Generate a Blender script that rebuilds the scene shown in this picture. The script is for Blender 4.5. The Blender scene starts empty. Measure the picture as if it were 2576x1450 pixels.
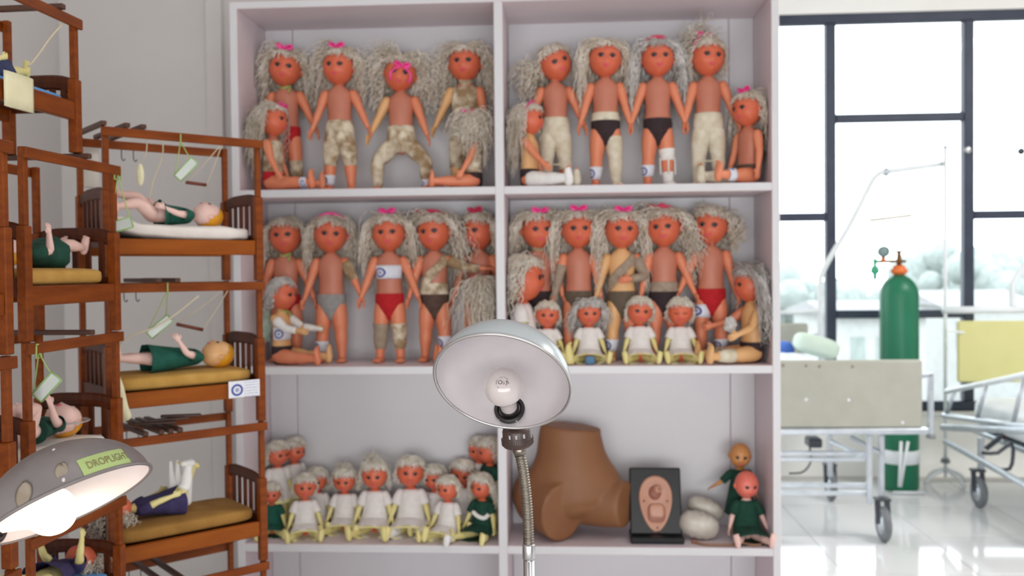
import bpy, math, random
import numpy as np
from mathutils import Matrix, Vector, Euler
random.seed(7)
rad = math.radians
SC = bpy.context.scene
COL = SC.collection

# ------------------------------------------------------------------ camera, sky, light, exposure
FPX = 2300.0
CAM = Vector((0.0, -3.1, 1.40))
YAW, PITCH, ROLL = rad(3.5), rad(-1.12), rad(-0.55)
CR = Matrix.Rotation(YAW, 3, 'Z') @ Matrix.Rotation(rad(90) + PITCH, 3, 'X') @ Matrix.Rotation(ROLL, 3, 'Z')
cd = bpy.data.cameras.new('camera'); cam = bpy.data.objects.new('camera', cd); COL.objects.link(cam)
cam.location = CAM; cam.rotation_euler = CR.to_euler()
cd.sensor_width = 36.0; cd.lens = 36.0 * FPX / 2576.0
cd.clip_start = 0.05; cd.clip_end = 400
cd.dof.use_dof = True; cd.dof.focus_distance = 1.33; cd.dof.aperture_fstop = 4.8
SC.camera = cam
SC.view_settings.view_transform = 'Standard'; SC.view_settings.look = 'None'
SC.view_settings.gamma = 1.0; SC.view_settings.use_curve_mapping = False
SC.view_settings.exposure = -0.75
w = bpy.data.worlds.new('overcast_sky'); SC.world = w; w.use_nodes = True
bg = w.node_tree.nodes['Background']; bg.inputs[0].default_value = (0.93, 0.97, 1.0, 1); bg.inputs[1].default_value = 8.0

def area_light(name, loc, rot, sx, sy, power, col=(1, 1, 1)):
    l = bpy.data.lights.new(name, 'AREA'); l.shape = 'RECTANGLE'; l.size = sx; l.size_y = sy
    l.energy = power; l.color = col
    o = bpy.data.objects.new(name, l); COL.objects.link(o); o.location = loc; o.rotation_euler = rot
    o['kind'] = 'structure'
    return o
# soft area light added behind the camera, standing in for unseen windows
area_light('rear_fill_light', (0.3, -5.4, 0.9), (rad(90), 0, 0), 5.0, 1.5, 205, (0.97, 0.98, 1.0))
for x, y, pw in ((-0.6, -2.6, 7), (1.2, -2.6, 7), (3.2, -1.2, 16), (3.4, 0.3, 150)):  # overhead fill lights added to brighten the shelf and ward side
    area_light('overhead_fill_light', (x, y, 3.54), (0, 0, 0), 1.2, 0.6, pw, (1.0, 0.98, 0.97))

# ------------------------------------------------------------------ pixel helpers (photograph 2576 x 1450)
def ray(x, y):
    return CR @ Vector(((x - 1288) / FPX, (725 - y) / FPX, -1.0))
def P(x, y, Y):                                     # world point on the plane y = Y
    d = ray(x, y); return CAM + d * ((Y - CAM.y) / d.y)
def PD(x, y, depth):                                # world point at a camera depth
    return CAM + ray(x, y) * depth
def V3(*a): return Vector(a)
CX, CU, CF = CR @ V3(1, 0, 0), CR @ V3(0, 1, 0), CR @ V3(0, 0, -1)
def CV(x, ydown, toward): return (CX * x - CU * ydown - CF * toward)

# ------------------------------------------------------------------ materials
def lin(c):
    return tuple((v / 12.92 if v <= 0.04045 else ((v + 0.055) / 1.055) ** 2.4) for v in (k / 255 for k in c)) + (1,)
MATS = {}
def mat(name, c, rough=0.6, c2=None, scale=8, stretch=None, bump=0.0, bscale=None, metal=0.0, detail=4, spec=0.5, lo=0.35, hi=0.65, coat=0, sheen=0, trans=0, sss=0):
    if name in MATS: return MATS[name]
    m = bpy.data.materials.new(name); m.use_nodes = True; MATS[name] = m
    nt = m.node_tree; b = nt.nodes['Principled BSDF']
    b.inputs['Base Color'].default_value = lin(c); b.inputs['Roughness'].default_value = rough
    b.inputs['Metallic'].default_value = metal; b.inputs['Specular IOR Level'].default_value = spec
    b.inputs['Coat Weight'].default_value = coat; b.inputs['Sheen Weight'].default_value = sheen
    b.inputs['Transmission Weight'].default_value = trans
    if sss: b.inputs['Subsurface Weight'].default_value = sss; b.inputs['Subsurface Scale'].default_value = 0.01
    tc = nt.nodes.new('ShaderNodeTexCoord'); mp = nt.nodes.new('ShaderNodeMapping')
    nt.links.new(tc.outputs['Object'], mp.inputs[0])
    if stretch: mp.inputs['Scale'].default_value = stretch
    if c2:
        n = nt.nodes.new('ShaderNodeTexNoise'); n.inputs['Scale'].default_value = scale; n.inputs['Detail'].default_value = detail
        nt.links.new(mp.outputs[0], n.inputs['Vector'])
        r = nt.nodes.new('ShaderNodeValToRGB'); r.color_ramp.elements[0].position = lo; r.color_ramp.elements[1].position = hi
        r.color_ramp.elements[0].color = lin(c); r.color_ramp.elements[1].color = lin(c2)
        nt.links.new(n.outputs['Fac'], r.inputs[0]); nt.links.new(r.outputs[0], b.inputs['Base Color'])
    if bump:
        n2 = nt.nodes.new('ShaderNodeTexNoise'); n2.inputs['Scale'].default_value = bscale or scale * 3; n2.inputs['Detail'].default_value = 3
        nt.links.new(mp.outputs[0], n2.inputs['Vector'])
        bp = nt.nodes.new('ShaderNodeBump'); bp.inputs['Strength'].default_value = bump; bp.inputs['Distance'].default_value = 0.004
        nt.links.new(n2.outputs['Fac'], bp.inputs['Height']); nt.links.new(bp.outputs[0], b.inputs['Normal'])
    return m

wall_m = mat('painted_plaster', (206, 202, 200), 0.75, (213, 209, 206), 1.3, bump=0.05, bscale=60)
ceil_m = mat('ceiling_paint', (228, 226, 224), 0.8, (234, 232, 230), 1)
shelf_m = mat('pink_bounce_laminate', (228, 214, 219), 0.45, (232, 218, 223), 2)  # pink bounce light from the dolls is put into this colour
shelf_edge = mat('neutral_laminate_front', (216, 215, 218), 0.35, (220, 219, 222), 3)  # same laminate for front faces, left without the pink bounce tint
wood_m = mat('varnished_wood', (112, 50, 10), 0.35, (132, 64, 16), 9, (1, 8, 8), 0.05, 40, spec=0.25)
wood_l = mat('varnished_wood_light', (136, 66, 10), 0.35, (152, 80, 16), 7, (1.2, 9, 9), 0.05, 40, spec=0.25)
wood_d = mat('varnished_wood_dark', (66, 28, 10), 0.4, (84, 38, 14), 9, (8, 8, 1), 0.05, 40, spec=0.25)
wood_b = mat('dark_stained_bar', (70, 42, 28), 0.45, (88, 54, 36), 12)
face_m = mat('vinyl_face', (214, 102, 70), 0.42, (220, 110, 78), 14, sss=0.1)
limb_m = mat('vinyl_limb', (222, 130, 94), 0.45, (228, 140, 104), 12)
torso_m = mat('vinyl_torso', (188, 114, 90), 0.45, (198, 124, 100), 10)
tan_m = mat('vinyl_limb_tan', (222, 168, 112), 0.45, (228, 178, 124), 10)
pale_m = mat('vinyl_pale_pink', (232, 190, 178), 0.5, (238, 200, 190), 10)
yel_m = mat('vinyl_yellow', (226, 212, 138), 0.5, (234, 222, 156), 14)
bald_m = mat('vinyl_tan_face', (190, 128, 72), 0.4, (202, 140, 82), 8)
pinkf_m = mat('vinyl_coral_face', (226, 110, 92), 0.4, (232, 122, 104), 8)
eyew_m = mat('eye_white', (206, 190, 184), 0.2)
iris_m = mat('eye_dark', (26, 28, 40), 0.15)
lash_m = mat('eyelash', (58, 34, 28), 0.6)
lip_m = mat('lips_pink', (222, 82, 104), 0.4)
hair_m = mat('silver_blond_hair', (212, 198, 178), 0.45, (242, 232, 218), 22, bump=0.2, bscale=180, detail=2)
hair_g = mat('grey_blond_hair', (190, 184, 178), 0.42, (230, 226, 222), 24, bump=0.2, bscale=180, detail=2)
hair_w = mat('pale_blond_hair', (228, 218, 198), 0.45, (248, 242, 232), 24, bump=0.2, bscale=180, detail=2)
hair_y = mat('moulded_yellow_hair', (224, 150, 20), 0.45, (232, 164, 34), 20, bump=0.3, bscale=160)
pink_m = mat('pink_ribbon', (240, 50, 140), 0.35, (248, 80, 160), 30)
dkpink_m = mat('dark_pink_ribbon', (206, 44, 84), 0.4, (220, 60, 100), 30)
red_m = mat('red_knit', (176, 18, 26), 0.85, (192, 26, 34), 60, bump=0.3, bscale=300)
black_m = mat('black_knit', (44, 30, 34), 0.85, (56, 40, 42), 60, bump=0.3, bscale=300)
brown_m = mat('brown_knit', (78, 58, 50), 0.85, (92, 70, 60), 60, bump=0.3, bscale=300)
grey_m = mat('grey_knit', (140, 138, 136), 0.85, (154, 152, 150), 60, bump=0.3, bscale=300)
olive_m = mat('olive_knit', (92, 78, 64), 0.85, (104, 90, 74), 60, bump=0.3, bscale=300)
cast_m = mat('mottled_plaster_cast', (152, 124, 90), 0.85, (226, 214, 190), 26, bump=0.5, bscale=70, detail=5, lo=0.4, hi=0.62)
castw_m = mat('cream_plaster_cast', (206, 194, 168), 0.85, (230, 222, 202), 30, bump=0.5, bscale=70)
white_m = mat('white_bandage', (236, 234, 230), 0.8, (244, 242, 238), 40, bump=0.3, bscale=120)
wrap_m = mat('grey_elastic_bandage', (152, 134, 116), 0.9, (168, 150, 132), 60, bump=0.3, bscale=200)
smock_m = mat('white_smock', (226, 220, 216), 0.85, (236, 231, 228), 30, bump=0.3, bscale=120)
trim_m = mat('pale_yellow_trim', (240, 232, 168), 0.8)
green_m = mat('green_gown', (8, 74, 60), 0.85, (12, 88, 72), 30, bump=0.4, bscale=150)
dgreen_m = mat('dark_green_gown', (10, 58, 44), 0.85, (16, 70, 54), 30, bump=0.4, bscale=150)
purple_m = mat('dark_purple_gown', (50, 42, 84), 0.85, (62, 54, 98), 30, bump=0.4, bscale=150)
navy_m = mat('navy_fabric', (48, 54, 88), 0.85, (60, 66, 102), 30, bump=0.4, bscale=150)
mustard_m = mat('mustard_foam', (182, 138, 64), 0.9, (196, 152, 78), 20, bump=0.3, bscale=200)
olivef_m = mat('olive_foam', (146, 104, 44), 0.9, (164, 120, 56), 14, bump=0.3, bscale=200)
quilt_m = mat('white_quilt', (222, 214, 206), 0.9, (232, 225, 218), 14, bump=0.6, bscale=30)
bluef_m = mat('blue_vinyl', (84, 146, 206), 0.5, (98, 160, 218), 10)
cream_m = mat('cream_cloth', (226, 218, 180), 0.9, (234, 228, 192), 20, bump=0.3, bscale=100)
cord_m = mat('cotton_cord', (206, 194, 168), 0.9)
gcord_m = mat('lime_cord', (166, 188, 110), 0.8)
tag_m = mat('laminated_tag', (196, 204, 196), 0.3, (206, 212, 206), 12)
tagedge_m = mat('lime_tag_edge', (150, 184, 120), 0.5)
chrome_m = mat('chrome', (196, 196, 198), 0.22, metal=1.0)
dull_m = mat('brushed_nickel', (126, 118, 108), 0.32, (146, 138, 126), 60, (1, 1, 8), metal=1.0)
alu_out = mat('grey_blue_enamel', (178, 186, 190), 0.28, (188, 196, 199), 4, metal=0.15)
alu_in = mat('satin_aluminium', (214, 209, 211), 0.42, (224, 219, 221), 12, metal=0.5)
alu_rim = mat('rim_aluminium', (206, 204, 204), 0.28, metal=0.9)
old_out = mat('worn_grey_enamel', (120, 114, 114), 0.4, (136, 128, 126), 10, metal=0.2, bump=0.1, bscale=80)
stain_m = mat('glue_stain', (134, 120, 104), 0.7, (146, 134, 118), 60)
blackp_m = mat('black_bakelite', (30, 27, 28), 0.3, (38, 34, 34), 20)
brownp_m = mat('brown_bakelite', (64, 48, 44), 0.35, (78, 60, 54), 20)
bulb_m = mat('opal_bulb', (206, 196, 194), 0.12, coat=0.5)
print_m = mat('bulb_print', (70, 54, 50), 0.6)
sticker_m = mat('green_sticker', (160, 180, 112), 0.6, (170, 190, 122), 20)
ink_m = mat('sticker_ink', (128, 112, 76), 0.7)
manik_m = mat('tan_manikin_vinyl', (130, 84, 52), 0.55, (138, 92, 58), 5, bump=0.05, bscale=90)
manikc_m = mat('manikin_cut_face', (184, 118, 76), 0.55, (192, 128, 86), 6)
stand_m = mat('black_stand_plastic', (14, 15, 17), 0.34, (18, 19, 22), 8, spec=0.3)
model_m = mat('model_vinyl', (188, 136, 112), 0.4, (200, 150, 126), 8)
modeld_m = mat('model_vinyl_dark', (140, 84, 66), 0.45, (156, 98, 78), 10)
pouch_m = mat('silver_pouch', (186, 178, 166), 0.5, (206, 200, 190), 20, bump=0.6, bscale=30, metal=0.2)
tube_m = mat('tan_rubber_tube', (150, 112, 88), 0.5)
navyf_m = mat('window_frame_paint', (44, 52, 70), 0.45, (52, 60, 78), 8)
silver_m = mat('bed_frame_silver', (186, 194, 202), 0.3, (200, 206, 212), 20, metal=0.6)
whitep_m = mat('white_pipe_paint', (220, 226, 228), 0.35, (228, 232, 234), 8)
beige_m = mat('beige_board', (168, 168, 156), 0.5, (174, 174, 162), 10)
yelb_m = mat('yellow_board', (206, 202, 138), 0.5, (210, 206, 144), 6)
sheet_m = mat('white_sheet', (236, 240, 244), 0.8, (226, 232, 240), 6, bump=0.4, bscale=12)
blanket_m = mat('pale_blue_print_sheet', (228, 234, 242), 0.8, (150, 170, 214), 16, lo=0.55, hi=0.75)
pgreen_m = mat('pale_green_pillow', (206, 224, 208), 0.8, (216, 232, 218), 8)
blue_m = mat('blue_cloth', (70, 110, 200), 0.8, (90, 130, 214), 10)
tyre_m = mat('grey_tyre', (112, 116, 120), 0.6, (124, 128, 132), 10)
dark_m = mat('dark_steel', (64, 68, 74), 0.45, (76, 80, 86), 10, metal=0.4)
oxy_m = mat('green_cylinder_paint', (14, 104, 72), 0.4, (20, 112, 80), 5)
orange_m = mat('orange_valve_guard', (226, 116, 54), 0.5)
brass_m = mat('brass_valve', (122, 86, 52), 0.4, metal=0.6)
tile_m = mat('glazed_floor_tile', (226, 226, 226), 0.07, (234, 234, 234), 1.5)
grout_m = mat('floor_grout', (196, 194, 190), 0.8)
lowwall_m = mat('cream_low_wall', (246, 245, 240), 0.7, (250, 249, 245), 2)
tree_m = mat('haze_tinted_foliage', (132, 142, 140), 0.9, (150, 158, 156), 3)  # haze is put into the pale colours of foliage, houses and ground
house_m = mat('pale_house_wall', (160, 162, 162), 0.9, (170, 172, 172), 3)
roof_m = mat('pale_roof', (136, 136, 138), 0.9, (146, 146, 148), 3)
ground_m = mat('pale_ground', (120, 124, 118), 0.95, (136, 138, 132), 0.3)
red_led = mat('red_plastic', (200, 40, 40), 0.4)
clear_m = mat('crumpled_clear_plastic', (232, 232, 228), 0.15, (244, 244, 242), 30, bump=0.8, bscale=40, trans=0.5)

def glass_material():
    m = bpy.data.materials.new('window_glass'); m.use_nodes = True; nt = m.node_tree; nt.nodes.clear()
    o = nt.nodes.new('ShaderNodeOutputMaterial'); t = nt.nodes.new('ShaderNodeBsdfTransparent'); g = nt.nodes.new('ShaderNodeBsdfGlossy')
    g.inputs['Roughness'].default_value = 0.02; t.inputs[0].default_value = (0.97, 0.99, 0.99, 1)
    f = nt.nodes.new('ShaderNodeFresnel'); f.inputs[0].default_value = 1.45; x = nt.nodes.new('ShaderNodeMixShader')
    nt.links.new(f.outputs[0], x.inputs[0]); nt.links.new(t.outputs[0], x.inputs[1]); nt.links.new(g.outputs[0], x.inputs[2]); nt.links.new(x.outputs[0], o.inputs[0])
    return m
glass_m = glass_material()
def emit_material(name, c, s):
    m = bpy.data.materials.new(name); m.use_nodes = True; b = m.node_tree.nodes['Principled BSDF']
    b.inputs['Base Color'].default_value = (0.9, 0.85, 0.8, 1); b.inputs['Emission Color'].default_value = c; b.inputs['Emission Strength'].default_value = s
    return m
lit_m = emit_material('lit_bulb', (1.0, 0.74, 0.50, 1), 7.0)

def label_material():                               # printed paper: round blue seal and lines of fine print, laid out in UV
    m = bpy.data.materials.new('printed_paper_label'); m.use_nodes = True; nt = m.node_tree; b = nt.nodes['Principled BSDF']
    b.inputs['Roughness'].default_value = 0.5
    uv = nt.nodes.new('ShaderNodeUVMap'); sx = nt.nodes.new('ShaderNodeSeparateXYZ'); nt.links.new(uv.outputs[0], sx.inputs[0])
    def M(op, a, c=None):
        n = nt.nodes.new('ShaderNodeMath'); n.operation = op
        for i, v in enumerate((a, c)):
            if v is None: continue
            if isinstance(v, (int, float)): n.inputs[i].default_value = v
            else: nt.links.new(v, n.inputs[i])
        return n.outputs[0]
    u, v = sx.outputs[0], sx.outputs[1]
    du = M('MULTIPLY', M('SUBTRACT', u, 0.27), 1.9); dv = M('SUBTRACT', v, 0.46)
    d = M('SQRT', M('ADD', M('MULTIPLY', du, du), M('MULTIPLY', dv, dv)))
    ring = M('MULTIPLY', M('LESS_THAN', d, 0.36), M('GREATER_THAN', d, 0.23)); core = M('LESS_THAN', d, 0.13)
    seal = M('MAXIMUM', ring, M('MULTIPLY', core, 0.6))
    ln = M('LESS_THAN', M('FRACT', M('MULTIPLY', v, 6.0)), 0.38)
    n = nt.nodes.new('ShaderNodeTexNoise'); n.inputs['Scale'].default_value = 22; nt.links.new(uv.outputs[0], n.inputs['Vector'])
    txt = M('MULTIPLY', M('MULTIPLY', ln, M('GREATER_THAN', n.outputs['Fac'], 0.44)), M('MULTIPLY', M('GREATER_THAN', u, 0.5), M('LESS_THAN', u, 0.95)))
    f = M('MAXIMUM', seal, M('MULTIPLY', txt, 0.45))
    mx = nt.nodes.new('ShaderNodeMix'); mx.data_type = 'RGBA'
    mx.inputs['A'].default_value = lin((228, 230, 236)); mx.inputs['B'].default_value = lin((62, 78, 156))
    nt.links.new(f, mx.inputs['Factor']); nt.links.new(mx.outputs['Result'], b.inputs['Base Color'])
    return m
label_m = label_material(); MATS['label'] = label_m

# ------------------------------------------------------------------ mesh tools
class MB:
    def __init__(s): s.V = []; s.F = []; s.I = []; s.n = 0; s.UV = None
    def add(s, V, F, mi=0):
        V = np.asarray(V, dtype=float); s.V.append(V)
        s.F += [tuple(i + s.n for i in f) for f in F]; s.I += [mi] * len(F); s.n += len(V)
        return s
    def data(s, name, mats, smooth=True, shift=None):
        V = np.concatenate(s.V)
        if shift is not None: V = V + np.asarray(shift)
        me = bpy.data.meshes.new(name); me.from_pydata(V.tolist(), [], s.F)
        for m in (mats if isinstance(mats, (list, tuple)) else [mats]): me.materials.append(m)
        me.polygons.foreach_set('material_index', s.I)
        me.polygons.foreach_set('use_smooth', [smooth] * len(s.F))
        me.update(); return me
    def build(s, name, mats, parent=None, smooth=True, shift=None):
        return link(name, s.data(name, mats, smooth, shift), parent)
def link(name, me, parent=None):
    o = bpy.data.objects.new(name, me); COL.objects.link(o)
    if parent is not None: o.parent = parent
    return o
def autosmooth(o, ang=40):
    me = o.data
    if hasattr(me, 'set_sharp_from_angle'): me.set_sharp_from_angle(angle=rad(ang))
    return o
def tag(o, label=None, cat=None, group=None, kind=None):
    if label: o['label'] = label
    if cat: o['category'] = cat
    if group: o['group'] = group
    if kind: o['kind'] = kind
    return o
def thing(name, label, cat, loc=(0, 0, 0), rotz=0.0, group=None):
    o = bpy.data.objects.new(name, None); o.empty_display_size = 0.05; COL.objects.link(o)
    o.location = loc; o.rotation_euler = (0, 0, rotz)
    return tag(o, label, cat, group)
def struct(o): o['kind'] = 'structure'; return o

def cbox(mb, c, size, bev=0.002, R=None, mi=0):
    c = np.asarray(c, float); h = np.asarray(size, float) / 2; b = min(bev, h.min() * 0.8)
    V = []; idx = {}
    for sx in (-1, 1):
        for sy in (-1, 1):
            for sz in (-1, 1):
                s = np.array((sx, sy, sz))
                for ax in range(3):
                    p = s * (h - b); p[ax] = s[ax] * h[ax]; idx[(sx, sy, sz, ax)] = len(V); V.append(p)
    F = []
    for ax in range(3):
        o1, o2 = [a for a in range(3) if a != ax]
        for s in (-1, 1):
            q = []
            for a, bb in ((-1, -1), (1, -1), (1, 1), (-1, 1)):
                k = [0, 0, 0]; k[ax] = s; k[o1] = a; k[o2] = bb; q.append(idx[(*k, ax)])
            flip = (s > 0) != (ax != 1)
            F.append(tuple(q[::-1] if flip else q))
    for ax in range(3):                              # edges along ax
        o1, o2 = [a for a in range(3) if a != ax]
        for a in (-1, 1):
            for bb in (-1, 1):
                k0 = [0, 0, 0]; k1 = [0, 0, 0]; k0[ax] = -1; k1[ax] = 1
                for k in (k0, k1): k[o1] = a; k[o2] = bb
                q = [idx[(*k0, o1)], idx[(*k1, o1)], idx[(*k1, o2)], idx[(*k0, o2)]]
                flip = ((a * bb) > 0) == (ax != 1)
                F.append(tuple(q[::-1] if flip else q))
    for sx in (-1, 1):
        for sy in (-1, 1):
            for sz in (-1, 1):
                q = [idx[(sx, sy, sz, a)] for a in range(3)]
                F.append(tuple(q if sx * sy * sz > 0 else q[::-1]))
    V = np.array(V)
    if R is not None: V = V @ np.array(R).T
    mb.add(V + c, F, mi); return mb
def frame(d, up=(0, 0, 1)):
    d = np.asarray(d, float); d = d / np.linalg.norm(d); up = np.asarray(up, float)
    if abs(d @ up) > 0.98 * np.linalg.norm(up): up = np.array((0, 1.0, 0)) if abs(d[1]) < 0.9 else np.array((1.0, 0, 0))
    s = np.cross(up, d); s /= np.linalg.norm(s); u = np.cross(d, s)
    return np.stack((d, s, u), 1)                    # columns: along, side, up
def bar(mb, p0, p1, wd, ht, bev=0.0015, up=(0, 0, 1), mi=0):
    p0 = np.asarray(p0, float); p1 = np.asarray(p1, float); d = p1 - p0
    return cbox(mb, (p0 + p1) / 2, (np.linalg.norm(d), wd, ht), bev, frame(d, up), mi)
def cr(pts, k=4):
    p = np.asarray(pts, float); n = len(p); out = []
    q = np.vstack((2 * p[0] - p[1], p, 2 * p[-1] - p[-2]))
    for i in range(n - 1):
        a, b, c, d = q[i], q[i + 1], q[i + 2], q[i + 3]
        for j in range(k):
            t = j / k
            out.append(0.5 * (2 * b + (c - a) * t + (2 * a - 5 * b + 4 * c - d) * t * t + (3 * b - a - 3 * c + d) * t ** 3))
    out.append(p[-1]); return np.array(out)
def loft(path, rads, n=10, caps=('round', 'round'), hint=(1, 0, 0), open_uv=False, hk=1.0):
    path = np.asarray(path, float); m = len(path); r = np.asarray(rads, float)
    if r.ndim == 0: r = np.full((m, 2), float(r))
    if r.ndim == 1: r = np.stack((r, r), 1)
    T = np.gradient(path, axis=0); T /= np.linalg.norm(T, axis=1)[:, None] + 1e-12
    N = np.zeros((m, 3)); h = np.asarray(hint, float)
    if abs(T[0] @ h) > 0.95: h = np.array((0, 1.0, 0))
    for i in range(m):
        v = h - T[i] * (h @ T[i]); v /= np.linalg.norm(v) + 1e-12; N[i] = v; h = v
    B = np.cross(T, N)
    C, RR, NN, BB = list(path), list(r), list(N), list(B)
    def ext(i, sgn):
        cs = []
        for a in (35, 65):
            cs.append((path[i] + sgn * T[i] * math.sin(rad(a)) * r[i].min() * hk, r[i] * math.cos(rad(a)), N[i], B[i]))
        return cs, path[i] + sgn * T[i] * r[i].min() * hk
    tip0 = tip1 = None
    if caps[0] == 'round':
        cs, tip0 = ext(0, -1)
        for c in cs: C.insert(0, c[0]); RR.insert(0, c[1]); NN.insert(0, c[2]); BB.insert(0, c[3])
    if caps[1] == 'round':
        cs, tip1 = ext(m - 1, 1)
        for c in cs: C.append(c[0]); RR.append(c[1]); NN.append(c[2]); BB.append(c[3])
    C, RR, NN, BB = map(np.array, (C, RR, NN, BB)); M = len(C)
    a = np.arange(n) * 2 * math.pi / n
    V = C[:, None, :] + RR[:, 0, None, None] * np.cos(a)[None, :, None] * NN[:, None, :] + RR[:, 1, None, None] * np.sin(a)[None, :, None] * BB[:, None, :]
    V = V.reshape(-1, 3); F = []
    for i in range(M - 1):
        for j in range(n):
            k = (j + 1) % n
            F.append((i * n + j, i * n + k, (i + 1) * n + k, (i + 1) * n + j))
    V = list(V)
    if caps[0] == 'round': V.append(tip0); t = len(V) - 1; F += [(t, (j + 1) % n, j) for j in range(n)]
    elif caps[0] == 'flat': F.append(tuple(range(n))[::-1])
    if caps[1] == 'round': V.append(tip1); t = len(V) - 1; o = (M - 1) * n; F += [(t, o + j, o + (j + 1) % n) for j in range(n)]
    elif caps[1] == 'flat': F.append(tuple((M - 1) * n + j for j in range(n)))
    return np.array(V), F
def tube(mb, pts, r, n=8, k=1, caps=('flat', 'flat'), mi=0):
    p = cr(pts, k) if k > 1 else np.asarray(pts, float)
    V, F = loft(p, np.full(len(p), r), n, caps, hint=(0.31, 0.2, 0.93)); mb.add(V, F, mi); return mb
def lathe(mb, prof, n=32, M=None, mi=0):
    prof = np.asarray(prof, float); a = np.arange(n) * 2 * math.pi / n; V = []; F = []
    m = len(prof)
    for r, z in prof:
        for t in a: V.append((r * math.cos(t), r * math.sin(t), z))
    for i in range(m - 1):
        for j in range(n):
            k = (j + 1) % n; F.append((i * n + j, i * n + k, (i + 1) * n + k, (i + 1) * n + j))
    V = np.array(V)
    if prof[0][0] > 1e-5: F.append(tuple(range(n))[::-1])
    if prof[-1][0] > 1e-5: F.append(tuple((m - 1) * n + j for j in range(n)))
    if M is not None: V = V @ np.array(M.to_3x3()).T + np.array(M.translation)
    mb.add(V, F, mi); return mb
def lathe_open(mb, prof, n=48, M=None, mi=0):
    prof = np.asarray(prof, float); a = np.arange(n) * 2 * math.pi / n; m = len(prof)
    V = np.array([(r * math.cos(t), r * math.sin(t), z) for r, z in prof for t in a]); F = []
    for i in range(m - 1):
        for j in range(n):
            k = (j + 1) % n; F.append((i * n + j, i * n + k, (i + 1) * n + k, (i + 1) * n + j))
    if M is not None: V = V @ np.array(M.to_3x3()).T + np.array(M.translation)
    mb.add(V, F, mi); return mb
def sphere(nu=24, nv=16):
    V = []; F = []
    for i in range(nv + 1):
        t = math.pi * i / nv
        for j in range(nu):
            p = 2 * math.pi * j / nu; V.append((math.sin(t) * math.cos(p), math.sin(t) * math.sin(p), math.cos(t)))
    for i in range(nv):
        for j in range(nu):
            k = (j + 1) % nu; F.append((i * nu + j, (i + 1) * nu + j, (i + 1) * nu + k, i * nu + k))
    return np.array(V), F
def ellip(mb, c, r, R=None, nu=14, nv=9, mi=0):
    V, F = sphere(nu, nv); V = V * np.asarray(r, float)
    if R is not None: V = V @ np.array(R).T
    mb.add(V + np.asarray(c, float), F, mi); return mb
def pillow(mb, c, size, e=0.35, R=None, nu=40, nv=20, fn=None, mi=0, ez=0.6):
    V, F = sphere(nu, nv)
    f = lambda x, q: np.sign(x) * np.abs(x) ** q
    z = V[:, 2]; rr = np.sqrt(np.clip(1 - z * z, 0, 1)); ang = np.arctan2(V[:, 1], V[:, 0])
    rr2 = rr ** ez
    V = np.stack((f(np.cos(ang), e) * rr2, f(np.sin(ang), e) * rr2, f(z, ez)), 1) * np.asarray(size, float) / 2
    if fn: V = fn(V)
    if R is not None: V = V @ np.array(R).T
    mb.add(V + np.asarray(c, float), F, mi); return mb
def uvgrid(name, G, mats, parent=None, smooth=True):   # G (m,n,3) grid with UV; u along n, v along m
    m, n, _ = G.shape; V = G.reshape(-1, 3)
    F = [(i * n + j, i * n + j + 1, (i + 1) * n + j + 1, (i + 1) * n + j) for i in range(m - 1) for j in range(n - 1)]
    me = bpy.data.meshes.new(name); me.from_pydata(V.tolist(), [], F); me.materials.append(mats)
    ul = me.uv_layers.new(name='UVMap'); li = np.zeros(len(me.loops), dtype=np.int32); me.loops.foreach_get('vertex_index', li)
    uv = np.stack(((li % n) / (n - 1), 1 - (li // n) / (m - 1)), 1); ul.data.foreach_set('uv', uv.ravel())
    me.polygons.foreach_set('use_smooth', [smooth] * len(F)); me.update()
    o = link(name, me, parent); md = o.modifiers.new('thickness', 'SOLIDIFY'); md.thickness = 0.0006; md.offset = 0
    return o
def text_mesh(s, size, bold=0.0):
    c = bpy.data.curves.new('lettering_curve', 'FONT'); c.body = s; c.size = size; c.align_x = 'CENTER'; c.align_y = 'CENTER'; c.offset = bold; c.resolution_u = 3
    o = bpy.data.objects.new('lettering_curve', c); COL.objects.link(o)
    dg = bpy.context.evaluated_depsgraph_get(); e = o.evaluated_get(dg); me = e.to_mesh()
    V = np.array([tuple(v.co) for v in me.vertices]); F = [tuple(p.vertices) for p in me.polygons]
    e.to_mesh_clear(); bpy.data.objects.remove(o); bpy.data.curves.remove(c)
    return V, F

# ------------------------------------------------------------------ dolls
HC = np.array((0, -0.002, 0.432)); HR = np.array((0.054, 0.053, 0.062))
def head_shape(d):                                   # d: unit directions (n,3) -> vinyl head surface, face towards -y
    d = np.asarray(d, float); x, y, z = d.T
    P_ = d * HR
    low = np.clip(-z, 0, 1); front = np.clip(-y, 0, 1)
    P_[:, 0] *= 1 - 0.09 * low ** 2.2
    P_[:, 1] *= 1 - 0.10 * low
    g = lambda cx, cz, s: np.exp(-(((x - cx) ** 2 + (z - cz) ** 2) / (2 * s * s))) * (y < 0)
    add = 0.0078 * g(0, -0.20, 0.085) + 0.0062 * g(0.46, -0.34, 0.24) + 0.0062 * g(-0.46, -0.34, 0.24) \
        + 0.0050 * g(0, -0.72, 0.20) - 0.0042 * g(0.36, 0.02, 0.14) - 0.0042 * g(-0.36, 0.02, 0.14) + 0.003 * g(0, -0.40, 0.13) - 0.002 * g(0, -0.55, 0.08)
    return P_ + d * add[:, None]
HEADMESH = {}
def head_mesh(m, cap=None):
    k = (m.name,)
    if k not in HEADMESH:
        V, F = sphere(36, 26); mb = MB().add(head_shape(V), F)
        for s in (-1, 1):
            ellip(mb, (s * 0.052, 0.006, -0.006), (0.006, 0.011, 0.015), nu=10, nv=8)
            ellip(mb, (s * 0.056, 0.004, -0.006), (0.004, 0.007, 0.010), nu=8, nv=6)
        HEADMESH[k] = mb.data('head', m)
    return HEADMESH[k]
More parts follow.
